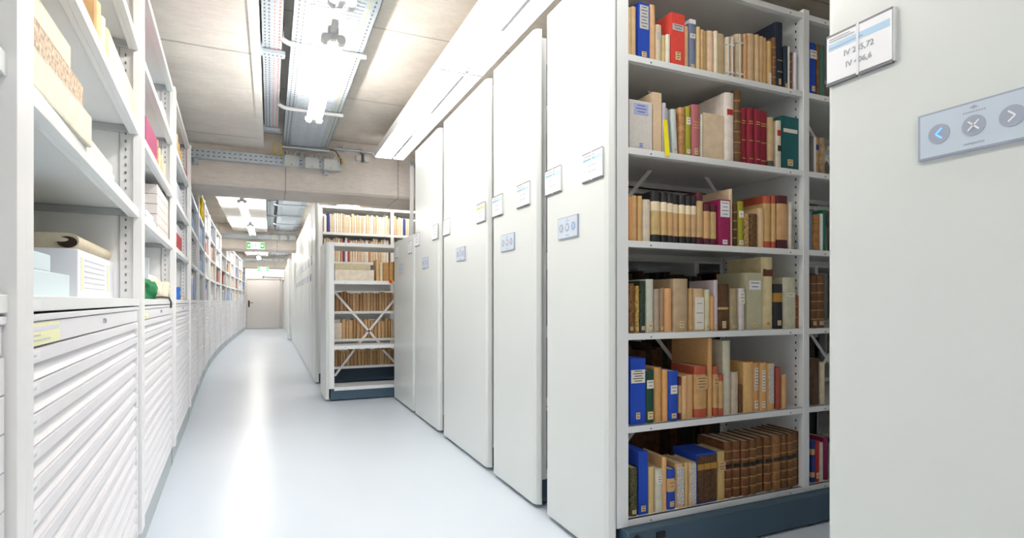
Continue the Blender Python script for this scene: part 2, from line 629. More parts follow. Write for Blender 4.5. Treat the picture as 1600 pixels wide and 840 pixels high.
# P0: the near cabinet whose panel fills the right of the photo
t = thing('mobile_shelving_unit', 'pale grey cabinet end filling the right edge, blue left arrow lit', 'shelving unit')
end_panel(t, XP, 0.28, 0.977, 2.585)
closed_body(t, XP + 0.045, 0.30, 0.96, 2.58)
label_holder(t, XP, (0.977 + 0.807) / 2 - 0.003, 1.663, 1.79, 0.163, txt=('IV 235,72', 'IV 406,6'), near=True)
control_panel(t, XP, 0.753 - 0.105, 1.424, 1.5225, 0.21, lit=0)

# P1: open unit with the books
t1 = thing('mobile_shelving_unit', 'open shelving unit full of old books, facing the aisle on the right', 'shelving unit')
Y1, Y1b = 1.975, 2.548
end_panel(t1, XP, Y1 + 0.0, Y1b, 2.585)
UX = [1.352, 2.477, 3.60]
for x in UX:
    fw = 0.059 if x < 1.4 else 0.042
    upright_mesh(x, Y1 + 0.004, Y1b, 0.15, 2.60, fw).build('upright', t1, 0.0015)
SZ = [0.178 + 0.401 * k for k in range(6)]
for (xa, xb) in ((1.411, 2.477), (2.519, 3.60)):
    for z in SZ + [2.58]:
        shelf_mesh(xa, xb, Y1 + 0.006, Y1b - 0.004, z).build('shelf', t1, 0.0015)
b = MB()
b.box(1.375, 4.0, 1.925, Y1b - 0.02, 0.012, 0.148, M_slate)
b.build('plinth', t1, 0.003)
b = MB()
b.box(1.515, 1.56, 1.918, 1.926, 0.105, 0.13, M_black)
b.build('socket', t1)
b = MB()
b.tube([(1.415, 1.926, 0.125), (1.415, 1.885, 0.125)], 0.012, M_black, 12)
b.build('buffer', t1)
YM = 2.285
for (xa, xb) in ((1.411, 2.477), (2.519, 3.60)):
    for (za, zb) in ((0.2, 1.36), (1.40, 2.56)):
        b = MB()
        b.bar((xa, YM, za), (xb, YM + 0.0, zb), 0.02, 0.003, M_shelf)
        b.bar((xa, YM + 0.004, zb), (xb, YM + 0.004, za), 0.02, 0.003, M_shelf)
        b.build('cross_brace', t1)
label_holder(t1, XP, 2.092, 1.65, 1.78, 0.165)
label_holder(t1, XP, 2.545 - 0.0825, 1.655, 1.785, 0.165)
control_panel(t1, XP, 2.31, 1.42, 1.522, 0.19, lit=2)

desc = ['tall closed cabinet end next to the open book unit, with two blue-banded cards',
        'wide closed cabinet end with a yellow-banded card at its near edge',
        'closed cabinet end with white cards, behind the wide one and before the low one']
for n, (ya, yb) in enumerate(((2.67, 3.291), (3.394, 4.395), (4.531, 5.365))):
    t = thing('mobile_shelving_unit', desc[n], 'shelving unit')
    end_panel(t, XP, ya, yb, 2.585)
    closed_body(t, XP + 0.045, ya + 0.01, yb - 0.01, 2.57)
    if n == 0:
        label_holder(t, XP, 2.82, 1.647, 1.778, 0.17)
        label_holder(t, XP, 3.205, 1.647, 1.778, 0.165)
    elif n == 1:
        label_holder(t, XP, 3.50, 1.647, 1.778, 0.16, band=mat('yellow_band', (226, 224, 120), 0.6))
        label_holder(t, XP, 4.29, 1.647, 1.778, 0.17, band=M_card)
    else:
        label_holder(t, XP, 4.63, 1.647, 1.778, 0.16, band=M_card)
        label_holder(t, XP, 5.26, 1.647, 1.778, 0.17, band=M_card)
    control_panel(t, XP, (3.04, 3.93, 4.96)[n], 1.42, 1.52, 0.2, lit=-1)
t = thing('mobile_shelving_unit', 'low closed cabinet end below the white pole, farthest of the near row', 'shelving unit')
end_panel(t, XP, 5.434, 6.374, 1.785)
closed_body(t, XP + 0.045, 5.444, 6.36, 1.77)
label_holder(t, XP, 5.56, 1.60, 1.73, 0.16, band=M_card)
label_holder(t, XP, 6.22, 1.60, 1.73, 0.16, band=M_card)
control_panel(t, XP, 5.98, 1.42, 1.52, 0.2, lit=-1)

b = MB()
b.box(1.50, 1.54, 6.392, 6.432, 0.0, 2.74, M_white)
b.box(1.49, 1.60, 6.39, 6.45, 2.70, 2.74, M_galv)
tag(b.build('vertical_pole', bevel=0.003), 'slim white vertical duct rising behind the low cabinet to the beam', 'pole')

# low open unit past the near row
t = thing('mobile_shelving_unit', 'low open shelving unit with crossed braces and slate blue plinth', 'shelving unit')
XF = 0.56
YL = 6.45
end_panel(t, XF, YL, 7.1, 1.775)
for x in (0.602, 1.70):
    upright_mesh(x, YL + 0.01, 7.09, 0.14, 1.775, 0.055).build('upright', t)
for z, y0, y1 in ((1.775, YL, 7.09), (1.352, YL, 6.75), (0.62, YL, 6.72), (0.158, YL, 6.78)):
    shelf_mesh(0.657, 1.70, y0, y1, z, th=0.04).build('shelf', t)
for z in (1.0, 0.672, 0.35):
    shelf_mesh(0.657, 1.70, 6.79, 7.09, z, th=0.03).build('shelf', t)
b = MB()
b.box(0.62, 2.0, YL + 0.02, 7.05, 0.012, 0.13, M_slate)
b.build('plinth', t)
b = MB()  # added slate band standing in for the tall unit's plinth seen through
b.box(0.66, 1.70, 7.05, 7.06, 0.16, 0.33, M_slate)
b.build('rear_plate', t)
b = MB()
for (xa, ya), (xb, yb) in (((523, 456), (594, 537)), ((598, 546), (622, 571)), ((523, 587), (553, 547)), ((560, 537), (624, 458))):
    (X0, Z0_), (X1, Z1_) = at_y(xa, ya, 6.775), at_y(xb, yb, 6.775)
    b.bar((X0, 6.775, Z0_), (X1, 6.775, Z1_), 0.026, 0.004, M_white)
b.build('cross_brace', t)
b = MB()
b.disc((1.278, YL - 0.02, 1.345), 0.016, 1, 0.03, M_red, 14)
b.disc((1.292, YL - 0.012, 1.345), 0.02, 1, 0.02, M_yell, 14)
b.build('emergency_button', t)

# tall open unit behind
t = thing('mobile_shelving_unit', 'tall open shelving unit of pale books, behind the low braced one', 'shelving unit')
YT = 7.9
end_panel(t, XF, YT, 8.48, 2.5, 0.045)
for x, f in ((0.605, 0.05), (1.573, 0.045), (2.65, 0.045)):
    upright_mesh(x, YT + 0.01, 8.46, 0.14, 2.42, f, perf=False).build('upright', t)
for (xa, xb) in ((0.655, 1.573), (1.618, 2.65)):
    for z in (2.42, 2.06, 1.66, 1.26, 0.86, 0.46, 0.16):
        shelf_mesh(xa, xb, YT, 8.46, z, th=0.035).build('shelf', t)
b = MB()
b.box(0.62, 3.0, YT + 0.02, 8.4, 0.012, 0.13, M_slate)
b.build('plinth', t)

# closed row running away from the tall unit
y = 8.56
n = 0
while y < 16.6:
    wd = 0.62
    zt = 2.5 if (y + wd < 14.55 or y > 15.4) else 2.3
    t = thing('mobile_shelving_unit', ORD[n + 1] + ' closed cabinet end beyond the tall open unit, counting away', 'shelving unit',
              group='closed cabinet ends in the distance')
    if n == 0:
        end_panel(t, XF, y, y + wd, zt)
    else:
        end_panel(t, XF, y, y + wd, zt)
    b = MB()
    b.box(XF + 0.045, 3.6, y + 0.02, y + wd - 0.02, 0.02, zt - 0.02, M_shelf)
    b.build('shelf_body', t)
    if n < 8:
        label_holder(t, XF, y + 0.12, 1.66, 1.78, 0.15, band=M_card)
        control_panel(t, XF, y + 0.33, 1.42, 1.52, 0.19, lit=-1)
    n += 1
    y += wd + 0.07
t = thing('mobile_shelving_unit', 'far protruding cabinet end with a red button near the door', 'shelving unit')
end_panel(t, 0.47, 17.0, 17.9, 2.33, 0.045)
b = MB()
b.box(0.515, 3.6, 17.02, 17.88, 0.02, 2.3, M_shelf)
b.build('shelf_body', t)
b = MB()
b.disc((0.60, 16.98, 1.34), 0.03, 1, 0.04, M_red, 12)
b.build('emergency_button', t)
y = 18.0
n = 0
while y < 23.4:
    t = thing('mobile_shelving_unit', ORD[n + 1] + ' closed cabinet end past the protruding one, towards the door', 'shelving unit',
              group='last closed cabinet ends before the door')
    end_panel(t, 0.5, y, y + 0.62, 2.3)
    b = MB()
    b.box(0.545, 3.6, y + 0.02, y + 0.6, 0.02, 2.28, M_shelf)
    b.build('shelf_body', t)
    n += 1
    y += 0.69
# =================================================================== LEFT SHELVING
PX = [-0.285, -0.405, -0.512, -0.603, -0.690, -0.785, -0.872, -0.94, -0.978, -0.995, -0.997, -0.987, -0.965, -0.94, -0.905, -0.87]
POST = [Vector((PX[i], 1.25 + 1.57 * (i - 1), 0)) for i in range(16)]
POST[0] = Vector((-0.262, -0.42, 0))
POST[1] = Vector((-0.382, 1.16, 0))   # index 0 is bay -1
LSZ = [1.508, 1.858, 2.213]
LTOP = 2.57
BAYNAME = ['cut-off nearest'] + [ORD[i] for i in range(1, 15)]


def bay_frame(i):
    a, c = POST[i], POST[i + 1]
    d = c - a
    return a, d.length, math.atan2(d.y, d.x)


def left_px(i, x, inset):
    """distance along bay i where picture column x meets the plane 'inset' behind the front"""
    a, L, r = bay_frame(i)
    tx, ty = math.cos(r), math.sin(r)
    px, py = a.x - ty * inset, a.y + tx * inset
    ra, rb = ray(x)
    # a + s t = k (ra, rb)
    det = tx * (-rb) - (-ra) * ty
    s = ((-px) * (-rb) - (-ra) * (-py)) / det
    return s


def left_z(i, s, inset, y):
    a, L, r = bay_frame(i)
    X = a.x + math.cos(r) * s - math.sin(r) * inset
    Y = a.y + math.sin(r) * s + math.cos(r) * inset
    d = SN * X + CS * Y
    return H + (HY - y) / F * d


def drawer_mb(L, zt, h):
    b = MB()
    x0, x1 = 0.055, L - 0.055
    prof = [(0.0, zt - 0.0025), (0.0, zt - 0.026), (0.005, zt - 0.029), (0.02, zt - 0.030), (0.02, zt - 0.034), (0.004, zt - h + 0.001), (0.03, zt - h + 0.001), (0.03, zt - 0.0025)]
    b.prism(prof, 0, x0 + 0.02, x1 - 0.04, M_drawer)
    for (q0, q1) in ((x0, x0 + 0.02), (x1 - 0.04, x1)):
        b.box(q0, q1, 0.001, 0.03, zt - h + 0.001, zt - 0.0025, M_drawer)
    return b


DESC_S = {0: 'white sheet-steel shelving bay cut off by the left edge of the photo'}
drawer_cache = {}
for i in range(15):
    a, L, r = bay_frame(i)
    top = LTOP
    shelves = list(LSZ)
    if i in (4, 9):
        top, shelves = 2.2, LSZ[:2]
    if i in (4,):
        top = 2.2
    nm = BAYNAME[i]
    # --- upper shelving
    t = thing('shelving_bay', ('white shelving bay cut off by the left edge of the photo' if i == 0 else
              '%s white shelving bay from the camera in the curved left row' % nm), 'shelving bay', tuple(a), r, 'white shelving bays of the curved left row')
    D = 0.5
    SLOT = mat('slot_grey', (120, 122, 126), 0.7)
    for sx in (0.0, L - 0.045):
        b = MB()
        b.box(sx, sx + 0.045, -0.012, 0.02, 0.0 + 0.135, top, M_white)
        b.box(sx + 0.012 if sx == 0 else sx + 0.02, sx + 0.025 if sx == 0 else sx + 0.033, 0.02, D, 1.10, top, M_white)
        if i < 6:
            z = 1.16
            q = sx + 0.0255 if sx == 0 else sx + 0.0195
            while z < top - 0.03:
                b.box(q - 0.0068, q + 0.0068, 0.045, 0.050, z, z + 0.011, SLOT)
                z += 0.033
            b.box(q - 0.0067, q + 0.0067, 0.068, 0.070, 1.13, top - 0.02, mat('fold_line', (150, 152, 154), 0.6))
        b.build('upright', t, 0.003 if i < 4 else 0)
    for z in shelves + [top]:
        b = MB()
        b.box(0.02, L - 0.02, 0.004, D, z - 0.003, z, M_shelf)
        b.box(0.045, L - 0.045, 0.0, 0.02, z - 0.036, z, M_shelf)
        b.box(0.045, L - 0.045, 0.02, 0.035, z - 0.036, z - 0.033, M_shelf)
        b.box(L - 0.055, L - 0.026, 0.03, D, z - 0.03, z - 0.004, mat('shelf_bracket', (176, 180, 182), 0.5))
        b.box(0.026, 0.05, 0.03, D, z - 0.03, z - 0.004, MATS['shelf_bracket'])
        b.build('shelf', t, 0.002 if i < 4 else 0)
    b = MB()
    b.box(0.02, L - 0.02, D, D + 0.01, 1.1, top, M_shelf)
    b.build('back_panel', t)
    # --- counter
    b = MB()
    b.box(0.03, L - 0.03, 0.004, D, 1.124, 1.13, M_shelf)
    b.box(0.046, L - 0.046, -0.002, 0.02, 1.101, 1.13, M_shelf)
    b.build('worktop', t, 0.002 if i < 4 else 0)
    if i < 4:
        b = MB()
        b.box(0.06, 0.13, -0.0035, -0.002, 1.104, 1.122, M_card)
        b.build('shelf_label', t)
    # --- plan chest below
    t = thing('drawer_cabinet', ('white flat-drawer cabinet cut off by the left edge of the photo' if i == 0 else
              '%s white flat-drawer cabinet from the camera under the left shelving' % nm), 'drawer cabinet', tuple(a), r, 'white flat-drawer cabinets of the curved left row')
    b = MB()
    b.box(0.046, L - 0.046, 0.032, D, 0.13, 1.094, M_drawer)
    b.box(0.046, L - 0.046, 0.0, 0.032, 1.083, 1.096, M_drawer)
    b.box(0.046, L - 0.046, 0.03, D, 1.0965, 1.1005, M_dark)
    b.box(0.0, L, 0.015, D, 0.128, 0.134, M_drawer)
    b.build('cabinet_body', t, 0.002 if i < 4 else 0)
    b = MB()
    b.box(0.002, L - 0.002, 0.012, 0.05, 0.0, 0.127, M_kick)
    b.box(L - 0.004, L, 0.010, 0.05, 0.0, 0.127, M_hold)
    b.build('plinth', t)
    b = MB()
    b.box(0.055, L - 0.055, 0.004, 0.03, 1.036, 1.081, M_drawer)
    b.box(0.055, L - 0.055, 0.02, 0.031, 1.030, 1.036, M_dark)
    o = b.build('drawer', t, 0.0015 if i < 4 else 0)
    if i < 6:
        b = MB()
        b.disc((0.82, 0.002, 1.062), 0.008, 1, 0.006, mat('chrome', (190, 190, 196), 0.2, 0.9), 14)
        b.box(0.817, 0.823, -0.004, 0.0, 1.056, 1.068, MATS['chrome'])
        b.build('lock', o)
        b = MB()
        b.box(0.06, 0.30, 0.0025, 0.004, 1.038, 1.078, M_lyel)
        b.box(0.065, 0.29, 0.002, 0.0026, 1.064, 1.072, mat('pale_lilac', (222, 222, 238), 0.7))
        b.box(0.065, 0.15, 0.0016, 0.0021, 1.055, 1.058, mat('faint_ink', (196, 198, 204), 0.8))
        b.box(0.065, 0.22, 0.0016, 0.0021, 1.046, 1.049, MATS['faint_ink'])
        b.build('card', o)
    z = 1.034
    nd = 15
    dh = (z - 0.136) / nd
    for q in range(nd):
        key = (round(L, 3), q)
        if key not in drawer_cache:
            drawer_cache[key] = drawer_mb(L, z - q * dh, dh).mesh('drawer')
        o = bpy.data.objects.new('drawer', drawer_cache[key])
        COL.objects.link(o)
        o.parent = t
        if 0 < i < 5:
            b = MB()
            zz = z - q * dh
            b.box(0.062, 0.135, -0.0012, 0.0003, zz - 0.022, zz - 0.006, M_card)
            b.box(0.07, 0.11, -0.0016, -0.001, zz - 0.015, zz - 0.012, MATS['faint_ink'])
            b.build('drawer_label', o)
#BOOKS
# =================================================================== BOOKS
def cmat(rgb, kind='cloth'):
    key = 'cover_%s_%d_%d_%d' % (kind, *rgb)
    if kind == 'leather':
        return mat(key, rgb, 0.55, noise=0.45, scale=28, bump=0.2)
    if kind == 'vellum':
        return mat(key, rgb, 0.6, noise=0.14, scale=22)
    if kind == 'marble':
        return mat(key, rgb, 0.6, noise=0.75, scale=90)
    if kind == 'gloss':
        return mat(key, rgb, 0.4)
    return mat(key, rgb, 0.7, noise=0.07, scale=60)


GOLD = mat('gold_tooling', (206, 168, 96), 0.45, 0.2)
SPK = mat('speckled_paper', (212, 208, 204), 0.8, noise=0.6, scale=160)


def book_mb(w_, h, d, cov, ridges=0, solid=False, bands=(), cap=None, lean=0.0, ridge_m=None):
    """spine at y=0 facing -y; bands: (z fraction from, to, material); returns cover and page meshes"""
    c = MB()
    hw = w_ / 2 - 0.0004
    if solid:
        c.box(-hw, hw, 0, d, 0, h, cov)
        for (a, e, m) in bands:
            c.box(-hw - 0.0003, hw + 0.0003, -0.0006, d * 0.35, h * a, h * e, m)
        return c, None
    t = min(0.003, w_ * 0.16)
    bul = min(0.012, w_ * 0.28)
    n = 6
    outer = [(-hw, d)] + [(-hw * math.cos(PI * k / n), bul - bul * math.sin(PI * k / n)) for k in range(n + 1)] + [(hw, d)]
    inner = [(hw - t, d)] + [((hw - t) * math.cos(PI * k / n), bul + t - bul * math.sin(PI * k / n)) for k in range(n + 1)] + [(-hw + t, d)]
    zs = [(0, 1, cov)]
    if bands:
        zs = []
        last = 0
        for (a, e, m) in sorted(bands, key=lambda q: q[0]):
            if a > last:
                zs.append((last, a, cov))
            zs.append((a, e, m))
            last = e
        if last < 1:
            zs.append((last, 1, cov))
    for (a, e, m) in zs:
        c.prism(outer + inner, 2, h * a, h * e, m)
    for k in range(ridges):
        z = h * (k + 1) / (ridges + 1)
        rp = [(-hw * 1.01 * math.cos(PI * q / n), bul - (bul + 0.002) * math.sin(PI * q / n)) for q in range(n + 1)]
        rp += [(hw * 0.9, bul + 0.001), (-hw * 0.9, bul + 0.001)]
        c.prism(rp, 2, z - 0.0028, z + 0.0028, ridge_m or cov)
    p = MB()
    p.box(-hw + t, hw - t, bul + t + 0.002, d - 0.004, 0.002, h - 0.004, M_paper)
    return c, p


def make_book(x, ys, z, w_, h, d, rgb, kind, what, label, group, cov2=None, ridges=0, solid=False, bands=(),
              labels=(), lean=0.0, rz=0.0, gold=(), name='book', cat='book'):
    cov = cmat(rgb, kind)
    c, p = book_mb(w_, h, d, cov, ridges, solid, bands, ridge_m=cov2)
    o = c.build(name, loc=(x, ys, z), bevel=0.0008 if solid else 0)
    o.rotation_euler = (0, lean, rz)
    tag(o, label, cat, group)
    if p:
        p.build('page_block', o)
    for (fa, fb, m, wf, txt) in labels:
        b = MB()
        hw = w_ / 2 * wf
        yo = -0.0012 if solid else 0.0006
        b.box(-hw, hw, yo - 0.0006, yo + 0.003, h * fa, h * fb, m)
        if txt:
            n = txt
            for q in range(n):
                zz = h * (fa + (fb - fa) * (q + 0.7) / (n + 0.4))
                ww = hw * (0.75 if q % 2 else 0.55)
                b.box(-ww, ww, yo - 0.001, yo - 0.0005, zz, zz + h * min(0.012, (fb - fa) * 0.12), M_inkd)
        b.build('spine_label', o)
    if gold:
        b = MB()
        for f in gold:
            yo = -0.0008 if solid else 0.0004
            b.box(-w_ * 0.3, w_ * 0.3, yo - 0.0006, yo + 0.002, h * f, h * f + 0.004, GOLD)
        b.build('gold_tooling', o)
    return o


TAN = (226, 192, 142)
TAN2 = (210, 172, 120)
CREAM = (238, 226, 202)
VEL = (228, 212, 180)
BLUE = (24, 70, 176)
RED = (222, 72, 62)
MAR = (142, 30, 50)
BRN = (112, 72, 40)
BRN2 = (134, 94, 56)
LBL = mat('buff_label', (222, 196, 150), 0.8)
GREYL = mat('grey_label', (190, 190, 190), 0.7)
WL = mat('paper_label', (232, 226, 214), 0.8)
BLKB = mat('black_leather_cap', (38, 36, 38), 0.5, noise=0.3, scale=60)
MARB = mat('maroon_leather_cap', (84, 30, 42), 0.5)
REDB = mat('orange_red_cap', (180, 84, 60), 0.5)
CRMB = mat('cream_band', (240, 224, 192), 0.7)
TANB = mat('tan_band', TAN2, 0.7)
REDL = mat('red_title_label', (176, 50, 40), 0.6)
BRNL = mat('brown_title_label', (98, 52, 34), 0.6)
GLDB = mat('ochre_band', (176, 130, 50), 0.6)
LABB = mat('lilac_blue_label', (168, 178, 226), 0.6)
TWS = mat('dirty_white_tape', (236, 234, 230), 0.7)
SM = (0.05, 0.13, LBL, 0.5, 2)       # small shelf mark near the foot of the spine

# each row: crop origin y, crop scale; entries (x0, x1, ytop, rgb, kind, word, options)
R = {}
R[5] = (0, 4.706, [
    (105, 132, 50, TAN, 'vellum', 'tan'), (133, 170, 42, TAN, 'vellum', 'tan'),
    (175, 262, 20, BLUE, 'cloth', 'royal blue box', dict(solid=1, labels=[(0.53, 0.95, GREYL, 0.75, 7), (0.04, 0.13, LBL, 0.4, 2)])),
    (264, 312, 30, TAN, 'vellum', 'light tan'),
    (313, 362, 175, (206, 196, 172), 'cloth', 'grey-cream', dict(labels=[(0.62, 0.8, GREYL, 0.6, 0)])),
    (363, 388, 250, TAN, 'vellum', 'tan'), (388, 416, 250, CREAM, 'vellum', 'cream'),
    (418, 522, 97, RED, 'cloth', 'bright red box', dict(solid=1, labels=[(0.67, 0.79, GREYL, 0.8, 2), (0.12, 0.27, LBL, 0.35, 3)])),
    (524, 556, 185, TAN, 'vellum', 'tan'),
    (560, 614, 165, (122, 134, 160), 'cloth', 'grey-blue', dict(labels=[(0.68, 0.78, WL, 0.7, 1), (0.06, 0.13, LBL, 0.5, 1)], slip=1)),
    (616, 642, 192, TAN, 'vellum', 'tan'), (643, 665, 215, TAN2, 'vellum', 'tan'), (665, 692, 222, TAN2, 'vellum', 'tan'),
    (693, 740, 222, (232, 210, 172), 'vellum', 'light tan'), (741, 765, 225, CREAM, 'vellum', 'cream'),
    (766, 828, 240, (214, 186, 148), 'vellum', 'tan'),
    (830, 860, 268, (226, 208, 178), 'vellum', 'taped cream', dict(tape=1)),
    (861, 886, 272, (214, 186, 148), 'vellum', 'taped tan', dict(tape=1)),
    (905, 958, 245, (206, 190, 164), 'vellum', 'taped grey-tan', dict(tape=1)),
    (960, 985, 245, TAN2, 'vellum', 'tan'), (986, 1040, 245, (222, 188, 140), 'vellum', 'tan'),
    (1041, 1072, 252, TAN, 'vellum', 'tan'), (1073, 1102, 265, TAN2, 'vellum', 'tan'), (1103, 1134, 270, TAN, 'vellum', 'tan'),
    (1136, 1168, 300, TAN2, 'vellum', 'tan', dict(labels=[(0.03, 0.3, WL, 0.55, 0)])),
    (1169, 1197, 275, BRN2, 'leather', 'brown', dict(ridges=4)),
    (1198, 1256, 158, (26, 38, 58), 'cloth', 'tall navy', dict(labels=[(0.06, 0.15, TANB, 0.3, 0)], gold=(0.25, 0.42))),
    (1257, 1285, 335, (34, 54, 66), 'cloth', 'dark blue', dict(labels=[(0.05, 0.15, TANB, 0.5, 0)])),
    (1286, 1300, 340, (240, 240, 240), 'cloth', 'thin white'),
    (1301, 1328, 378, BRN, 'leather', 'dark brown', dict(ridges=3)),
    (1331, 1350, 382, (238, 238, 238), 'cloth', 'thin white'),
])
R[4] = (120, 4.706, [
    (108, 282, 176, (222, 216, 210), 'cloth', 'wide white box', dict(solid=1, labels=[(0.72, 0.94, LABB, 0.6, 3), (0.05, 0.14, LABB, 0.16, 2)])),
    (286, 352, 112, (232, 206, 168), 'cloth', 'tall buff folder', dict(solid=1)),
    (356, 386, 190, (196, 196, 196), 'cloth', 'thin grey', dict(yslip=1)),
    (388, 428, 225, (190, 190, 188), 'cloth', 'leaning grey', dict(lean=-0.07)),
    (432, 482, 232, (208, 206, 202), 'cloth', 'pale grey', dict(lean=-0.06, labels=[(0.06, 0.14, LBL, 0.4, 1)])),
    (486, 532, 222, (196, 150, 96), 'leather', 'ridged tan', dict(ridges=5)),
    (533, 572, 215, (164, 156, 44), 'cloth', 'olive green', dict(labels=[(0.64, 0.78, WL, 0.7, 2), (0.06, 0.14, WL, 0.6, 1)])),
    (573, 636, 203, (172, 104, 110), 'cloth', 'dusty mauve', dict(gold=(0.55, 0.6, 0.66), labels=[(0.05, 0.17, LBL, 0.4, 2)])),
    (642, 660, 272, CREAM, 'vellum', 'narrow cream'),
    (661, 818, 268, (222, 206, 172), 'vellum', 'wide mottled parchment', dict(solid=1)),
    (820, 890, 115, (236, 228, 214), 'vellum', 'tall white vellum', dict(ridges=5, labels=[(0.665, 0.76, REDL, 0.6, 0)])),
    (891, 945, 97, (120, 84, 52), 'leather', 'tall ridged brown', dict(ridges=6)),
    (946, 986, 220, MAR, 'cloth', 'maroon', dict(gold=(0.1, 0.42, 0.72, 0.76))),
    (987, 1034, 228, MAR, 'cloth', 'maroon', dict(gold=(0.1, 0.42, 0.72, 0.76))),
    (1035, 1083, 236, MAR, 'cloth', 'maroon', dict(gold=(0.1, 0.42, 0.72, 0.76))),
    (1084, 1145, 245, MAR, 'cloth', 'maroon', dict(gold=(0.1, 0.42, 0.72, 0.76))),
    (1148, 1195, 292, (214, 188, 142), 'vellum', 'tan with grey foot', dict(bands=[(0, 0.14, cmat((96, 92, 90)))], ridges=3)),
    (1199, 1236, 320, (222, 208, 184), 'vellum', 'beige red-labelled', dict(labels=[(0.68, 0.8, REDL, 0.7, 0), (0.36, 0.48, M_inkd, 0.6, 0)])),
    (1240, 1370, 290, (16, 90, 92), 'cloth', 'teal box', dict(solid=1, labels=[(0.70, 0.77, WL, 0.8, 0), (0.08, 0.2, LBL, 0.3, 2)])),
])
TB = dict(bands=[(0, 0.15, BLKB), (0.62, 0.8, CRMB), (0.8, 1.0, BLKB)], ridges=0)
R[3] = (260, 4.706, [
    (110, 134, 220, (226, 158, 96), 'cloth', 'orange-tan'), (136, 180, 210, (216, 178, 122), 'vellum', 'tan', dict(ridges=3)),
    (181, 213, 214, (214, 174, 118), 'vellum', 'tan', dict(ridges=3)),
    (216, 278, 240, (220, 210, 196), 'vellum', 'stained white parchment'),
    (282, 349, 180, TAN2, 'vellum', 'black-topped tan', TB), (350, 398, 186, TAN2, 'vellum', 'black-topped tan', TB),
    (399, 443, 195, TAN2, 'vellum', 'black-topped tan', TB), (444, 488, 203, TAN2, 'vellum', 'black-topped tan', TB),
    (489, 532, 208, TAN2, 'vellum', 'black-topped tan', TB), (533, 573, 216, TAN2, 'vellum', 'black-topped tan', TB),
    (574, 612, 218, TAN2, 'vellum', 'black-topped tan', TB),
    (614, 665, 186, TAN2, 'vellum', 'tall maroon-topped tan', dict(bands=[(0, 0.14, MARB), (0.83, 1, MARB)])),
    (667, 717, 272, TAN2, 'vellum', 'maroon-topped tan', dict(bands=[(0, 0.16, MARB), (0.82, 1, MARB)])),
    (718, 766, 278, TAN2, 'vellum', 'maroon-topped tan', dict(bands=[(0, 0.16, MARB), (0.82, 1, MARB)])),
    (770, 856, 243, (150, 30, 84), 'cloth', 'magenta box', dict(solid=1, labels=[(0.62, 0.97, M_card, 0.8, 4), (0.03, 0.13, M_card, 0.4, 1)])),
    (857, 882, 162, (232, 212, 172), 'vellum', 'tall cream'),
    (886, 915, 272, (84, 58, 36), 'leather', 'dark brown', dict(ridges=4)),
    (917, 962, 255, (164, 152, 42), 'cloth', 'olive green', dict(labels=[(0.64, 0.79, WL, 0.7, 1), (0.04, 0.14, WL, 0.6, 1)])),
    (964, 1008, 345, (196, 158, 106), 'marble', 'small black-printed tan'),
    (1010, 1068, 345, (120, 84, 48), 'marble', 'small dark gilt brown', dict(ridges=4)),
    (1070, 1113, 305, TAN, 'cloth', 'plain tan'),
    (1115, 1168, 210, TAN2, 'vellum', 'orange-topped tan', dict(bands=[(0, 0.13, REDB), (0.85, 1, REDB)])),
    (1169, 1200, 212, TAN2, 'vellum', 'orange-topped tan', dict(bands=[(0, 0.13, REDB), (0.85, 1, REDB)])),
    (1205, 1287, 214, TAN2, 'vellum', 'wide maroon-topped tan', dict(bands=[(0, 0.17, MARB), (0.85, 1, MARB)])),
    (1290, 1311, 262, (226, 216, 200), 'vellum', 'slim cream'), (1313, 1332, 430, (150, 148, 146), 'cloth', 'short grey'),
])
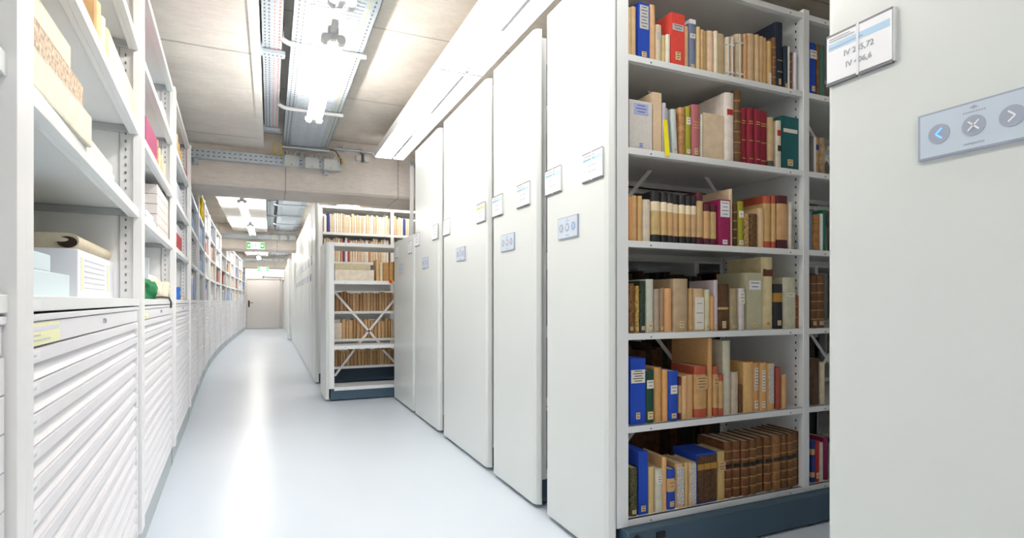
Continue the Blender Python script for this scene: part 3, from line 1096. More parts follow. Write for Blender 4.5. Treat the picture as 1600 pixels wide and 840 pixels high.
R[2] = (380, 4.706, [
    (120, 162, 295, (134, 96, 48), 'marble', 'gilded brown', dict(ridges=4, labels=[SM])),
    (163, 192, 312, (192, 152, 84), 'marble', 'golden tan', dict(labels=[SM])),
    (193, 237, 275, (46, 62, 42), 'marble', 'gilded dark green', dict(labels=[SM])),
    (239, 298, 263, (204, 200, 196), 'cloth', 'pale grey', dict(labels=[(0.05, 0.19, LBL, 0.5, 1)])),
    (301, 344, 335, (182, 168, 144), 'vellum', 'grey-tan', dict(labels=[SM])), (345, 378, 328, (168, 140, 98), 'vellum', 'brown-tan', dict(labels=[SM])),
    (380, 440, 330, (218, 176, 122), 'cloth', 'plain tan'),
    (442, 552, 260, (182, 164, 132), 'vellum', 'wide weathered parchment', dict(solid=0, labels=[(0.07, 0.2, LBL, 0.28, 2)])),
    (556, 588, 330, (192, 156, 108), 'vellum', 'tan', dict(labels=[SM])),
    (590, 668, 332, (206, 180, 140), 'vellum', 'white-labelled tan', dict(labels=[(0.04, 0.8, WL, 0.85, 3)])),
    (670, 710, 338, (222, 206, 172), 'vellum', 'cream', dict(labels=[SM])),
    (712, 737, 385, (216, 168, 108), 'cloth', 'short tan'),
    (738, 766, 270, (200, 196, 192), 'cloth', 'pale grey slim', dict(labels=[SM])),
    (770, 860, 298, (98, 66, 38), 'leather', 'mottled dark brown', dict(bands=[(0.45, 0.5, TANB)], labels=[(0.05, 0.2, LBL, 0.3, 2)])),
    (863, 918, 330, (178, 156, 122), 'vellum', 'grey-tan', dict(labels=[SM])),
    (920, 968, 330, (228, 222, 214), 'vellum', 'white', dict(labels=[(0.63, 0.9, WL, 0.8, 3)])),
    (978, 1096, 215, (196, 184, 158), 'cloth', 'beige-grey box', dict(solid=1, labels=[(0.70, 0.86, M_card, 0.72, 2), (0.04, 0.11, LBL, 0.25, 1)])),
    (1098, 1181, 100, (232, 212, 168), 'vellum', 'tall cream vellum', dict(ridges=5, labels=[(0.735, 0.835, BRNL, 0.85, 0), (0.05, 0.1, TANB, 0.3, 1)])),
    (1186, 1250, 298, (44, 42, 50), 'cloth', 'dark gold-banded', dict(bands=[(0.60, 0.80, GLDB)], labels=[(0.08, 0.19, LBL, 0.4, 2)])),
    (1253, 1349, 250, (206, 196, 180), 'vellum', 'light grey parchment', dict(ridges=3, labels=[(0.62, 0.7, WL, 0.6, 1)])),
    (1351, 1392, 385, (142, 82, 46), 'leather', 'short red-brown', dict(ridges=2)),
])
RT = dict(bands=[(0, 0.18, REDB), (0.84, 1, REDB)])
R[1] = (510, 4.706, [
    (120, 236, 236, BLUE, 'cloth', 'wide blue box', dict(solid=1, labels=[(0.63, 0.83, WL, 0.9, 5), (0.08, 0.18, LBL, 0.25, 2)])),
    (238, 303, 325, (20, 66, 52), 'cloth', 'dark green', dict(labels=[(0.66, 0.82, WL, 0.75, 2), (0.07, 0.22, LBL, 0.6, 2)])),
    (305, 359, 302, (206, 160, 100), 'cloth', 'stained tan'), (360, 400, 318, (214, 166, 104), 'cloth', 'tan'),
    (402, 480, 326, BLUE, 'cloth', 'royal blue', dict(labels=[(0.54, 0.71, WL, 0.6, 2), (0.05, 0.15, LBL, 0.45, 1)])),
    (481, 499, 370, TAN2, 'vellum', 'slim maroon-topped tan', dict(bands=[(0, 0.16, MARB), (0.8, 1, MARB)])),
    (501, 543, 362, (220, 178, 120), 'cloth', 'tan'), (544, 600, 357, (216, 172, 112), 'cloth', 'tan'),
    (602, 696, 292, (210, 166, 106), 'vellum', 'wide red-topped tan', dict(bands=[(0, 0.17, REDB), (0.84, 1, REDB)], labels=[(0.55, 0.8, TANB, 0.9, 4)])),
    (699, 732, 80, (214, 168, 106), 'cloth', 'very tall thin tan', dict(deep=0.26)),
    (734, 768, 292, (212, 170, 112), 'vellum', 'red-topped tan', dict(bands=[(0, 0.17, REDB), (0.84, 1, REDB)], labels=[(0.6, 0.78, TANB, 0.9, 2)])),
    (769, 808, 352, (212, 170, 112), 'vellum', 'short red-topped tan', RT),
    (815, 870, 104, (216, 206, 184), 'vellum', 'tall grey-cream'),
    (874, 930, 336, (202, 190, 170), 'vellum', 'weathered beige'),
    (932, 960, 430, (110, 74, 46), 'leather', 'short brown'),
    (962, 1030, 263, (220, 176, 116), 'cloth', 'tan'),
    (1031, 1082, 268, (218, 172, 112), 'cloth', 'tan with two white labels', dict(labels=[(0.44, 0.9, WL, 0.5, 7), (0.06, 0.22, WL, 0.5, 2)])),
    (1083, 1134, 266, (218, 172, 112), 'cloth', 'tan with two white labels', dict(labels=[(0.4, 0.84, WL, 0.45, 7), (0.06, 0.2, WL, 0.45, 2)])),
    (1136, 1195, 270, (216, 172, 114), 'cloth', 'speckle-labelled tan', dict(labels=[(0.14, 0.98, SPK, 0.6, 0)])),
    (1197, 1235, 300, (172, 82, 62), 'cloth', 'brick red'),
    (1238, 1272, 356, (216, 172, 116), 'cloth', 'short tan'),
])
LB = dict(ridges=5)
R[0] = (650, 4.42, [
    (120, 172, 360, (92, 90, 56), 'marble', 'green-gold', dict(ridges=4, labels=[SM])),
    (175, 244, 248, BLUE, 'cloth', 'tall blue', dict(solid=1, labels=[(0.05, 0.14, LBL, 0.45, 2)])),
    (246, 289, 352, (224, 184, 128), 'cloth', 'tan'),
    (291, 340, 365, (218, 208, 198), 'vellum', 'grey-white', dict(labels=[(0.66, 0.85, WL, 0.7, 3)])),
    (342, 375, 287, (222, 180, 124), 'cloth', 'tall tan'),
    (378, 433, 368, BLUE, 'cloth', 'blue tan-banded', dict(bands=[(0.44, 0.77, TANB)], labels=[(0.07, 0.2, LBL, 0.5, 2), (0.5, 0.72, TANB, 0.8, 2)])),
    (438, 496, 330, (222, 182, 130), 'cloth', 'speckle-labelled tan', dict(labels=[(0.08, 0.93, SPK, 0.8, 0)])),
    (498, 522, 322, (222, 182, 130), 'cloth', 'slim tan'),
    (524, 572, 320, (222, 182, 130), 'cloth', 'speckle-labelled tan', dict(labels=[(0.04, 0.96, SPK, 0.8, 0)])),
    (575, 718, 258, BLUE, 'cloth', 'wide blue slipcase with brown gilt spine', dict(solid=1, slipcase=1)),
    (721, 778, 245, (216, 172, 112), 'cloth', 'tan', dict(labels=[(0.6, 0.78, TANB, 0.9, 3)])),
] + [(a, c, y, (120, 80, 44) if a != 1099 else (152, 106, 62), 'leather', 'brown leather', LB) for a, c, y in (
    (781, 832, 182), (834, 889, 176), (890, 942, 170), (943, 995, 162), (996, 1045, 152), (1046, 1098, 146), (1099, 1157, 136),
    (1160, 1202, 127), (1203, 1242, 120), (1243, 1282, 113), (1283, 1325, 105))])
# second bay, partly hidden behind the near panel
R2 = {
    5: (0, 4.706, [(1443, 1498, 312, BLUE, 'cloth', 'blue banded', dict(labels=[(0.7, 0.86, WL, 0.9, 2), (0.08, 0.18, LBL, 0.4, 1)])), (1499, 1518, 322, BRN2, 'leather', 'brown'), (1519, 1560, 330, (70, 110, 96), 'cloth', 'sea green')]),
    4: (120, 4.706, [(1447, 1471, 436, (110, 104, 98), 'cloth', 'dark grey'), (1472, 1489, 442, (228, 228, 224), 'cloth', 'slim white'), (1490, 1521, 440, TAN2, 'leather', 'blue-labelled tan', dict(labels=[(0.65, 0.8, cmat((40, 60, 160)), 0.6, 0)])), (1522, 1562, 446, (176, 150, 112), 'leather', 'mottled tan')]),
    3: (260, 4.706, [(1452, 1472, 330, (116, 142, 168), 'cloth', 'pale blue'), (1474, 1521, 352, (176, 120, 62), 'leather', 'ridged tan-brown', dict(ridges=4)), (1522, 1543, 346, (228, 228, 228), 'cloth', 'slim white'), (1545, 1570, 318, (22, 110, 84), 'cloth', 'emerald green')]),
    2: (380, 4.706, [(1458, 1502, 232, (108, 76, 46), 'leather', 'ridged brown', dict(ridges=5, labels=[SM])), (1503, 1560, 230, (110, 76, 46), 'leather', 'ridged brown', dict(ridges=5, labels=[SM]))]),
    1: (510, 4.706, [(1462, 1531, 235, (86, 62, 40), 'leather', 'speckled dark brown'), (1532, 1570, 262, (222, 208, 176), 'vellum', 'cream', dict())]),
    0: (650, 4.42, [(1378, 1402, 172, (34, 62, 140), 'cloth', 'blue buff-banded', dict(bands=[(0.12, 0.24, TANB), (0.66, 0.8, TANB)])), (1403, 1430, 172, (178, 34, 44), 'cloth', 'scarlet', dict(labels=[(0.08, 0.22, LBL, 0.7, 1)])), (1431, 1462, 186, (220, 210, 190), 'vellum', 'cream'), (1463, 1500, 150, (130, 30, 80), 'cloth', 'magenta')]),
}
SHELFW = {5: 'top', 4: 'second', 3: 'third', 2: 'fourth', 1: 'fifth', 0: 'bottom'}
YS = Y1 + 0.022
for part, rows in ((1, R), (2, R2)):
    for k, (oy, sc, items) in rows.items():
        z0 = SZ[k] + 0.0005
        for n, it in enumerate(items):
            xa, xb, yt, rgb, kind, word = it[:6]
            op = dict(it[6]) if len(it) > 6 else {}
            ys = YS + random.uniform(0, 0.012)
            if part == 1:
                rgb = tuple(max(0, min(255, int(v * random.uniform(0.96, 1.03)))) for v in rgb)
            ysx = YS
            X0, _ = at_y(960 + xa / sc, 400, ysx)
            X1, _ = at_y(960 + xb / sc, 400, ysx)
            _, zt = at_y(960 + (xa + xb) / 2 / sc, oy + yt / sc, ysx)
            h = min(zt - z0, 0.366)
            wd = X1 - X0
            depth = op.get('deep', min(0.235, max(0.15, h * 0.72)))
            noun = 'box' if 'box' in word else ('folder' if 'folder' in word else 'book')
            place = ('from the left on the %s shelf of the open unit' % SHELFW[k]) if part == 1 else \
                    ('right of the open unit\'s post on the %s shelf' % SHELFW[k])
            wtxt = word if noun in word or 'slipcase' in word else word + ' book'
            label = '%s, %s %s' % (wtxt, ORD[n + 1], place)
            if len(label.replace('-', ' ').split()) > 16:
                label = label.replace(' from the left on', ' along').replace(' of the open unit', ', open unit')
            X = (X0 + X1) / 2
            ln = op.get('lean', 0)
            o = make_book(X + (0.0 if ln == 0 else math.sin(-ln) * 0.0), ys, z0 + (abs(ln) * wd / 2 if ln else 0), wd * (0.97 if not ln else 0.8), h * (0.985 if ln else 1), depth, rgb, kind, word, label,
                          'old books and boxes on the open unit', ridges=op.get('ridges', 0), solid=bool(op.get('solid')),
                          bands=op.get('bands', ()), labels=op.get('labels', ()), lean=ln, gold=op.get('gold', ()),
                          name={'box': 'file_box', 'folder': 'folder', 'book': 'book'}[noun], cat=noun,
                          cov2=mat('raised_gilt', (176, 128, 74), 0.5) if (op.get('ridges') and kind == 'leather') else None)
            if op.get('slip'):
                b = MB()
                b.box(-wd * 0.4, wd * 0.38, 0.0, 0.1, h - 0.002, h + 0.018, M_card)
                b.build('paper_slip', o)
            if op.get('tape'):
                b = MB()
                for f in (0.12, 0.8):
                    b.box(-wd / 2 - 0.0004, wd / 2 + 0.0004, -0.0018, 0.03, h * f, h * f + 0.007, TWS)
                b.box(-0.003, 0.003, -0.0022, 0.0, 0.0, h + 0.001, TWS)
                b.build('tape', o)
            if op.get('yslip'):
                b = MB()
                b.box(-wd * 0.5 - 0.004, wd * 0.3, -0.032, -0.0005, -0.0, h * 0.66, mat('yellow_paper', (246, 232, 20), 0.6)) if False else None
                b.add([(-wd * .42, -0.003, h * .66), (wd * .5, -0.003, h * .66), (wd * .4, -0.022, -0.001), (-wd * .75, -0.022, -0.001),
                       (wd * .3, -0.026, -0.022), (-wd * .7, -0.026, -0.018)], [(0, 1, 2, 3), (3, 2, 4, 5)], mat('yellow_paper', (246, 232, 20), 0.6))
                q = b.build('paper_slip', o)
                sd = q.modifiers.new('th', 'SOLIDIFY')
                sd.thickness = 0.0006
            if op.get('slipcase'):
                b = MB()
                n_ = 3
                ww = wd * 0.94 / n_
                for q in range(n_):
                    cx = -wd * 0.47 + ww * (q + 0.5)
                    b.box(cx - ww / 2 + 0.001, cx + ww / 2 - 0.001, -0.003, 0.0, h * 0.03, h * 0.96, cmat((92, 62, 34), 'marble'))
                    b.box(cx - ww / 2 + 0.001, cx + ww / 2 - 0.001, -0.0036, -0.003, h * 0.68, h * 0.8, GLDB)
                b.build('volumes', o)
            if 'leather' == kind and k == 0:
                b = MB()
                b.box(-wd * 0.38, wd * 0.38, -0.0004, 0.004, h * 0.54, h * 0.6, BLKB)
                b.build('title_patch', o)

# low books and far rows: one of each kind, then copies
def proto(w_, h, d, rgb, kind, ridges=0, name='book', lab=None):
    c, p = book_mb(w_, h, d, cmat(rgb, kind), ridges)
    me = c.mesh(name)
    pm = p.mesh('page_block')
    return me, pm


def put(me, pm, loc, rz, lean, label, cat, group, name='book', sc=(1, 1, 1)):
    o = bpy.data.objects.new(name, me)
    COL.objects.link(o)
    o.location = loc
    o.rotation_euler = (0, lean, rz)
    o.scale = sc
    tag(o, label, cat, group)
    if pm:
        q = bpy.data.objects.new('page_block', pm)
        COL.objects.link(q)
        q.parent = o
    return o


CARD = [(198, 160, 114), (184, 146, 102), (172, 134, 92), (206, 170, 126), (160, 122, 82)]
PC = [proto(0.04, 0.24, 0.2, c, 'vellum') for c in CARD]
LROW = [(1.352, 'upper'), (1.0, 'second'), (0.672, 'third'), (0.35, 'lowest')]
for z, wrd in LROW[1:]:
    x = 0.662
    n = 1
    while x < 1.37:
        wd = random.uniform(0.026, 0.05)
        h = random.uniform(0.2, 0.24) if z > 0.4 else random.uniform(0.17, 0.2)
        me, pm = random.choice(PC)
        if wrd == 'third' and n == 2:
            wd = 0.085
            o = MB().box(-wd / 2, wd / 2, 0, 0.2, 0, 0.19, cmat((222, 210, 192), 'vellum')).build('file_box', loc=(x + wd / 2, 6.8, z))
            tag(o, 'wide cream box among brown books, third row of the low braced unit', 'box')
        else:
            put(me, pm, (x + wd / 2, 6.8, z), 0, 0, 'brown book, %s from left, %s row of the low braced unit' % (ORD[n], wrd), 'book',
                'brown books of the low braced unit', sc=(wd / 0.0412, 1, h / 0.24))
        x += wd + 0.0015
        n += 1
# upper row of the low unit: flat archive folders and standing brown folders
o = MB().box(0.668, 1.10, 6.49, 6.72, 1.3525, 1.475, cmat((228, 216, 198), 'vellum')).build('archive_box', bevel=0.002)
tag(o, 'wide beige box lying on the upper shelf of the low braced unit', 'box')
o = MB().box(0.668, 1.06, 6.5, 6.72, 1.476, 1.545, cmat((196, 184, 150), 'vellum')).build('archive_box', bevel=0.002)
tag(o, 'olive-beige box lying on top of the wide beige one, low braced unit', 'box')
fx = 1.125
for n, (wd, h, c) in enumerate(((0.04, 0.245, (208, 172, 122)), (0.035, 0.21, (226, 206, 170)), (0.07, 0.215, (186, 140, 84)), (0.05, 0.225, (190, 144, 88)), (0.02, 0.23, (110, 90, 66)), (0.035, 0.24, (204, 164, 112)), (0.05, 0.24, (150, 108, 66)))):
    make_book(fx + wd / 2, 6.5, 1.3525, wd, h, 0.2, c, 'vellum', '', '%s standing folder right of the flat boxes, low braced unit' % ORD[n + 1], 'standing folders of the low braced unit', name='folder', cat='folder')
    fx += wd + 0.003
    if fx > 1.5:
        break

PAL = [(236, 226, 208), (228, 208, 178), (240, 236, 228), (232, 216, 190), (232, 218, 202), (222, 196, 166), (238, 232, 218), (212, 186, 156)]
PP = [proto(0.04, 0.24, 0.2, c, 'vellum') for c in PAL]
PNAVY = proto(0.04, 0.24, 0.2, (40, 52, 110), 'cloth')
PCOL = [proto(0.04, 0.24, 0.2, c, 'cloth') for c in ((40, 50, 110), (110, 60, 130), (196, 140, 96), (150, 70, 70))]
for z, wrd, (xa, xb), bn in ((2.06, 'top', (0.67, 1.565), 'left bay'), (2.06, 'top', (1.625, 1.86), 'right bay'), (1.66, 'second', (0.67, 1.565), 'left bay'), (1.66, 'second', (1.625, 1.86), 'right bay')):
    x = xa
    n = 1
    while x < xb - 0.02:
        wd = random.uniform(0.022, 0.042)
        wd = min(wd, xb - x)
        h = random.uniform(0.225, 0.275) if wrd == 'top' else random.uniform(0.29, 0.34)
        me, pm = random.choice(PP)
        cn = 'pale'
        if wrd == 'top' and n == 2 and xa < 1:
            me, pm = PNAVY
            cn = 'navy blue'
            h = 0.26
        elif wrd == 'second' and random.random() < 0.1:
            me, pm = random.choice(PCOL)
            cn = 'coloured'
        elif xa > 1 and n == 5:
            me, pm = PNAVY
            cn = 'navy blue'
        put(me, pm, (x + wd / 2, YT + 0.03, z), 0, 0, '%s book, %s from left, %s shelf, %s of the tall far unit' % (cn, ORD[n], wrd, bn), 'book',
            'pale books of the tall far unit', sc=(wd / 0.0412, 1, h / 0.24))
        x += wd + 0.001
        n += 1

# =================================================================== THINGS ON THE LEFT SHELVES
def L_put(o, i, s, inset, z, rot=0.0):
    a, L, r = bay_frame(i)
    o.location = (a.x + math.cos(r) * s - math.sin(r) * inset, a.y + math.sin(r) * s + math.cos(r) * inset, z)
    o.rotation_euler = (o.rotation_euler[0], o.rotation_euler[1], r + rot)
    return o


def flat_box(name, i, xa, xb, inset, z, h, depth, m, label, cat, extra=None, rot=0.0, bevel=0.003, group=None):
    """box lying between picture columns xa..xb on bay i; local x along the bay, y into the shelf"""
    sa, sb = left_px(i, xa, inset), left_px(i, xb, inset)
    b = MB()
    b.box(0, sb - sa, 0, depth, 0, h, m)
    o = b.build(name, bevel=bevel)
    L_put(o, i, sa, inset, z, rot)
    tag(o, label, cat, group)
    if extra:
        extra(o, sb - sa, h, depth)
    return o


Z0 = 1.1305


def flat_volume(i, sa, sb, inset, z, h, depth, cov, label, spine_m, pages=True, rot=0.0, name='large_volume', group=None):
    """big bound volume lying flat: boards above and below, pages between, spine at the near end"""
    b = MB()
    Ln = sb - sa
    b.box(0, Ln, 0, depth, 0, 0.004, cov)
    b.box(0, Ln, 0, depth, h - 0.004, h, cov)
    b.box(0, Ln, 0, 0.004, 0.004, h - 0.004, cov)
    b.box(-0.004, 0.003, 0, depth, 0, h, spine_m)
    o = b.build(name, bevel=0.001)
    b = MB()
    b.box(0.004, Ln - 0.006, 0.005, depth - 0.006, 0.0045, h - 0.0045, M_paper)
    b.build('page_block', o)
    L_put(o, i, sa, inset, z, rot)
    tag(o, label, 'book', group)
    return o


# ---- first full bay (index 1)
sa, sb = left_px(1, 117, 0.09), left_px(1, 186, 0.09)


def box_lines(o, Ln, h, d):
    b = MB()
    for q in range(6):
        b.box(Ln * 0.12, Ln * 0.55, -0.001, -0.0002, h * (0.2 + 0.12 * q), h * (0.2 + 0.12 * q) + 0.003, MATS['faint_ink'])
    b.box(Ln * 0.05, Ln * 0.09, -0.001, -0.0002, h * 0.15, h * 0.85, M_lyel)
    b.box(Ln * 0.62, Ln * 0.66, -0.001, -0.0002, h * 0.15, h * 0.85, M_lyel)
    b.build('label', o)


M_abox = mat('white_archive_card', (228, 230, 238), 0.6)
flat_box('archive_box', 1, 122, 187, 0.09, Z0, 0.152, 0.40, M_abox, 'large white archive box with cards on its side, on the nearest left counter', 'box', box_lines)
M_pbl = mat('pale_blue_card', (206, 220, 226), 0.5)
flat_box('archive_box', 1, 47, 109, 0.095, Z0, 0.066, 0.26, M_pbl, 'pale blue box, lower of two at the near end of the left counter', 'box')
flat_box('archive_box', 1, 47, 79, 0.10, Z0 + 0.067, 0.045, 0.24, M_pbl, 'pale blue box, upper of two at the near end of the left counter', 'box')
# padded beige roll on the archive box
s0, s1 = left_px(1, 125, 0.095), left_px(1, 187, 0.10)
M_felt = mat('beige_felt', (204, 192, 168), 0.9, noise=0.08, scale=40)
b = MB()
poly = []
hh, dd = 0.026, 0.40
for k in range(9):
    an = -PI / 2 - PI * k / 8
    poly.append((0.028 + 0.026 * math.cos(an), hh + hh * math.sin(an)))
poly += [(dd, 2 * hh - 0.006), (dd, 0.0)]
b.prism(poly, 0, 0, s1 - s0, M_felt, True)
o = b.build('felt_roll')
b = MB()
b.disc((-0.002, 0.032, hh - 0.003), 0.018, 0, 0.004, mat('dark_fold', (48, 34, 26), 0.9), 18, rx=0.026)
b.disc((-0.0045, 0.05, hh + 0.004), 0.007, 0, 0.003, M_felt, 14, rx=0.022)
b.build('open_end', o)
L_put(o, 1, s0, 0.095, Z0 + 0.1535)
tag(o, 'beige felt roll with dark open end lying on the white archive box', 'roll')

# stack of volumes on the first shelf
s0 = left_px(1, 50, 0.03)
M_velc = cmat((232, 224, 204), 'vellum')
flat_volume(1, 0.062, 0.555, 0.004, 1.5085, 0.076, 0.40, M_velc, 'big cream vellum volume lying flat, bottom of the near stack', cmat((216, 204, 180), 'vellum'), rot=-0.03)
flat_volume(1, 0.065, 0.50, 0.006, 1.585, 0.058, 0.33, cmat((214, 182, 150), 'marble'), 'marbled portfolio lying flat, middle of the near stack', cmat((196, 158, 108), 'leather'), rot=-0.02)
flat_volume(1, 0.07, 0.41, 0.015, 1.6435, 0.058, 0.30, cmat((234, 218, 192), 'vellum'), 'cream volume with green spine, top of the near stack', cmat((52, 92, 72)), rot=-0.03)
flat_box('archive_box', 1, 131, 179, 0.01, 1.5085, 0.030, 0.3, SPK if False else mat('speckled_box_paper', (222, 218, 214), 0.8, noise=0.25, scale=90), 'speckled white box, lower of two beside the flat volumes', 'box')
flat_box('archive_box', 1, 131, 176, 0.015, 1.5395, 0.028, 0.28, MATS['speckled_box_paper'], 'speckled white box, upper of two beside the flat volumes', 'box')
flat_box('small_box', 1, 180, 184, 0.03, 1.5085, 0.045, 0.08, cmat((110, 152, 176)), 'small blue box at the far end of the speckled boxes', 'box')
# second shelf
flat_volume(1, left_px(1, 120, 0.03), left_px(1, 141, 0.03), 0.03, 1.8585, 0.05, 0.3, cmat((238, 226, 200), 'vellum'), 'cream volume lying flat at the near end of the second left shelf', cmat((226, 204, 168), 'vellum'))
flat_volume(1, left_px(1, 164, 0.03), left_px(1, 205, 0.03), 0.02, 1.8585, 0.145, 0.05, cmat((236, 212, 172), 'vellum'), 'tall tan folio standing sideways on the second left shelf', cmat((230, 196, 146), 'vellum'))
for n, (xx, hh, c) in enumerate(((144.5, 0.16, (222, 178, 126)), (152, 0.15, (238, 216, 178)), (158.5, 0.145, (228, 188, 134)))):
    o = make_book(0, 0, 0, 0.055, hh, 0.14, c, 'vellum', '', ['tan book standing', 'cream book standing', 'gold-tan book standing'][n] + ', %s of three on the second left shelf' % ORD[n + 1], None)
    L_put(o, 1, left_px(1, xx, 0.04), 0.02, 1.8585)
o = make_book(0, 0, 0, 0.035, 0.13, 0.12, (228, 188, 132), 'vellum', '', 'small tan book standing against the first post on the second left shelf', None)
L_put(o, 1, left_px(1, 209, 0.03), 0.03, 1.8585)
# third shelf
for n, (xx, wd, hh, c) in enumerate(((201, 0.04, 0.22, (236, 208, 166)), (206, 0.04, 0.2, (232, 196, 146)), (211, 0.03, 0.24, (222, 150, 148)), (215, 0.03, 0.22, (214, 220, 232)), (219, 0.04, 0.18, (238, 216, 182)))):
    o = make_book(0, 0, 0, wd, hh, 0.2, c, 'vellum', '', ['pale tan', 'golden tan', 'pink', 'pale blue', 'cream'][n] + ' book, %s on the third left shelf before the first post' % ORD[n + 1], None)
    L_put(o, 1, min(1.48, left_px(1, xx, 0.03)), 0.03, 2.2135)

# ---- second full bay (index 2)
o = MB()
o.tube([(0, 0, 0), (0.45, 0, 0)], 0.075, cmat((234, 230, 212), 'vellum'), 20)
o.tube([(0.02, 0.152, 0), (0.46, 0.152, 0)], 0.075, cmat((234, 230, 212), 'vellum'), 20)
o = o.build('paper_roll')
L_put(o, 2, left_px(2, 234, 0.09), 0.1, 2.2895)
tag(o, 'pair of big cream paper rolls on the top left shelf', 'roll')
flat_box('folder', 2, 231, 245, 0.02, 2.2135, 0.012, 0.3, cmat((214, 70, 60)), 'thin red folder under the cream paper rolls', 'folder')
flat_volume(2, left_px(2, 245.5, 0.03), left_px(2, 249, 0.03), 0.03, 2.2135, 0.09, 0.2, cmat((96, 30, 60)), 'dark purple volume at the end of the red folder', cmat((30, 24, 34)))
flat_box('archive_box', 2, 252, 266, 0.04, 2.2135, 0.16, 0.3, mat('icy_card', (220, 230, 236), 0.5), 'pale icy box behind the paper rolls on the top left shelf', 'box')
flat_box('folio', 2, 228, 245.5, 0.03, 1.8585, 0.19, 0.05, cmat((156, 60, 100)), 'purple folio standing sideways in the second left bay', 'book')
flat_box('archive_box', 2, 227, 238, 0.12, 1.8585, 0.19, 0.2, M_abox, 'white box behind the purple folio', 'box')
flat_volume(2, left_px(2, 229, 0.02), left_px(2, 243, 0.02), 0.005, 1.8585, 0.016, 0.045, cmat((226, 120, 80)), 'thin orange booklet in front of the purple folio', cmat((226, 120, 80)))
for n, (xx, hh, c) in enumerate(((247.5, 0.2, (182, 136, 92)), (251, 0.18, (222, 198, 160)), (255, 0.17, (214, 184, 144)), (259, 0.15, (228, 208, 178)))):
    o = make_book(0, 0, 0, 0.05, hh, 0.16, c, 'leather' if n == 0 else 'vellum', '', ['ridged brown', 'tan', 'golden tan', 'cream'][n] + ' book, %s behind the purple folio, second left bay' % ORD[n + 1], None, ridges=4 if n == 0 else 0)
    L_put(o, 2, left_px(2, xx, 0.03), 0.03, 1.8585)
# stack of grey drawers/boxes
M_gbox = mat('grey_box_card', (222, 214, 210), 0.6)


def knob_box(o, Ln, h, d):
    b = MB()
    b.box(-0.001, -0.0002, 0.06, 0.12, h * 0.2, h * 0.85, M_lyel)
    b.build('label', o)
    b = MB()
    b.disc((-0.004, 0.2, h * 0.5), 0.008, 0, 0.008, M_hold, 12)
    b.build('knob', o)


for q in range(5):
    flat_box('archive_box', 2, 246 if q > 0 else 246, 268, 0.03, 1.5085 + 0.0575 * q, 0.055, 0.36, M_gbox,
             'grey-white box with a yellow label, %s from the bottom of its stack' % ORD[q + 1], 'box', knob_box, group='stacked grey-white boxes in the second left bay')
flat_box('archive_box', 2, 229, 244, 0.03, 1.5085, 0.05, 0.35, M_pbl, 'pale blue box lying before the grey box stack, lower one', 'box')
flat_box('archive_box', 2, 229, 240, 0.05, 1.5595, 0.045, 0.3, M_abox, 'white box on the pale blue one before the grey box stack', 'box')
flat_box('archive_box', 2, 232, 250, 0.1, Z0, 0.155, 0.3, M_abox, 'white carton on the second left counter, lower of the tilted pair', 'box')
flat_box('archive_box', 2, 233, 248, 0.1, Z0 + 0.156, 0.10, 0.26, M_abox, 'white carton on the second left counter, upper of the tilted pair', 'box', rot=0.12)


def blob(name, i, s, inset, z, sx, sy, sz, m, label, cat, seed=1):
    import bmesh
    bm = bmesh.new()
    bmesh.ops.create_icosphere(bm, subdivisions=4, radius=1)
    from mathutils import noise as mn
    for v in bm.verts:
        n_ = mn.noise(v.co * 1.7 + Vector((seed, 0, 0))) * 0.45 + mn.noise(v.co * 4 + Vector((seed, 3, 0))) * 0.16
        v.co *= 1 + n_
        v.co.x *= sx
        v.co.y *= sy
        v.co.z = max(0, (v.co.z + 0.55) * sz * 0.7)
    me = bpy.data.meshes.new(name)
    bm.to_mesh(me)
    bm.free()
    me.materials.append(m)
    for p in me.polygons:
        p.use_smooth = True
    o = bpy.data.objects.new(name, me)
    COL.objects.link(o)
    L_put(o, i, s, inset, z)
    return tag(o, label, cat)


blob('cloth_bundle', 2, left_px(2, 250, 0.06), 0.085, Z0, 0.17, 0.075, 0.12, mat('beige_cloth', (220, 210, 190), 0.9, noise=0.1, scale=12), 'crumpled beige cloth bundle on the second left counter', 'cloth', 4)
blob('green_cloth', 2, left_px(2, 231, 0.05), 0.07, Z0, 0.10, 0.06, 0.105, mat('green_cloth', (40, 120, 76), 0.9), 'green cloth beside the beige bundle on the second left counter', 'cloth', 9)
b = MB()
b.tube([(0, 0.03, 0.01), (0.05, 0.0, 0.012), (0.11, -0.03, 0.008), (0.15, -0.038, -0.02), (0.155, -0.036, -0.055)], 0.006, mat('dark_cord', (70, 70, 72), 0.6))
o = b.build('cord')
L_put(o, 2, left_px(2, 258, 0.0), 0.02, Z0 + 0.002)
tag(o, 'dark cord hanging over the second left counter edge', 'cord')

# ---- third full bay (index 3)
for n, (xx, hh, c) in enumerate(((278.5, 0.27, (232, 204, 158)), (281, 0.24, (226, 190, 138)), (284, 0.22, (230, 186, 124)))):
    o = make_book(0, 0, 0, 0.06, hh, 0.18, c, 'vellum', '', 'tan book on the top left shelf, %s of three past the second post' % ORD[n + 1], None)
    L_put(o, 3, left_px(3, xx, 0.04), 0.04, 2.2135)
flat_box('folder', 3, 288, 296, 0.02, 2.2135, 0.08, 0.3, cmat((200, 54, 56)), 'red folder on the top left shelf of the third bay', 'folder')
flat_box('archive_box', 3, 275, 285, 0.05, 1.8585, 0.24, 0.3, M_abox, 'tall white box on the second left shelf of the third bay', 'box')
flat_box('archive_box', 3, 286, 292, 0.05, 1.8585, 0.14, 0.3, M_pbl, 'pale blue box beside the tall white one, third left bay', 'box')
flat_box('archive_box', 3, 275, 283.5, 0.05, 1.5085, 0.24, 0.3, M_abox, 'white box on the first left shelf of the third bay', 'box')
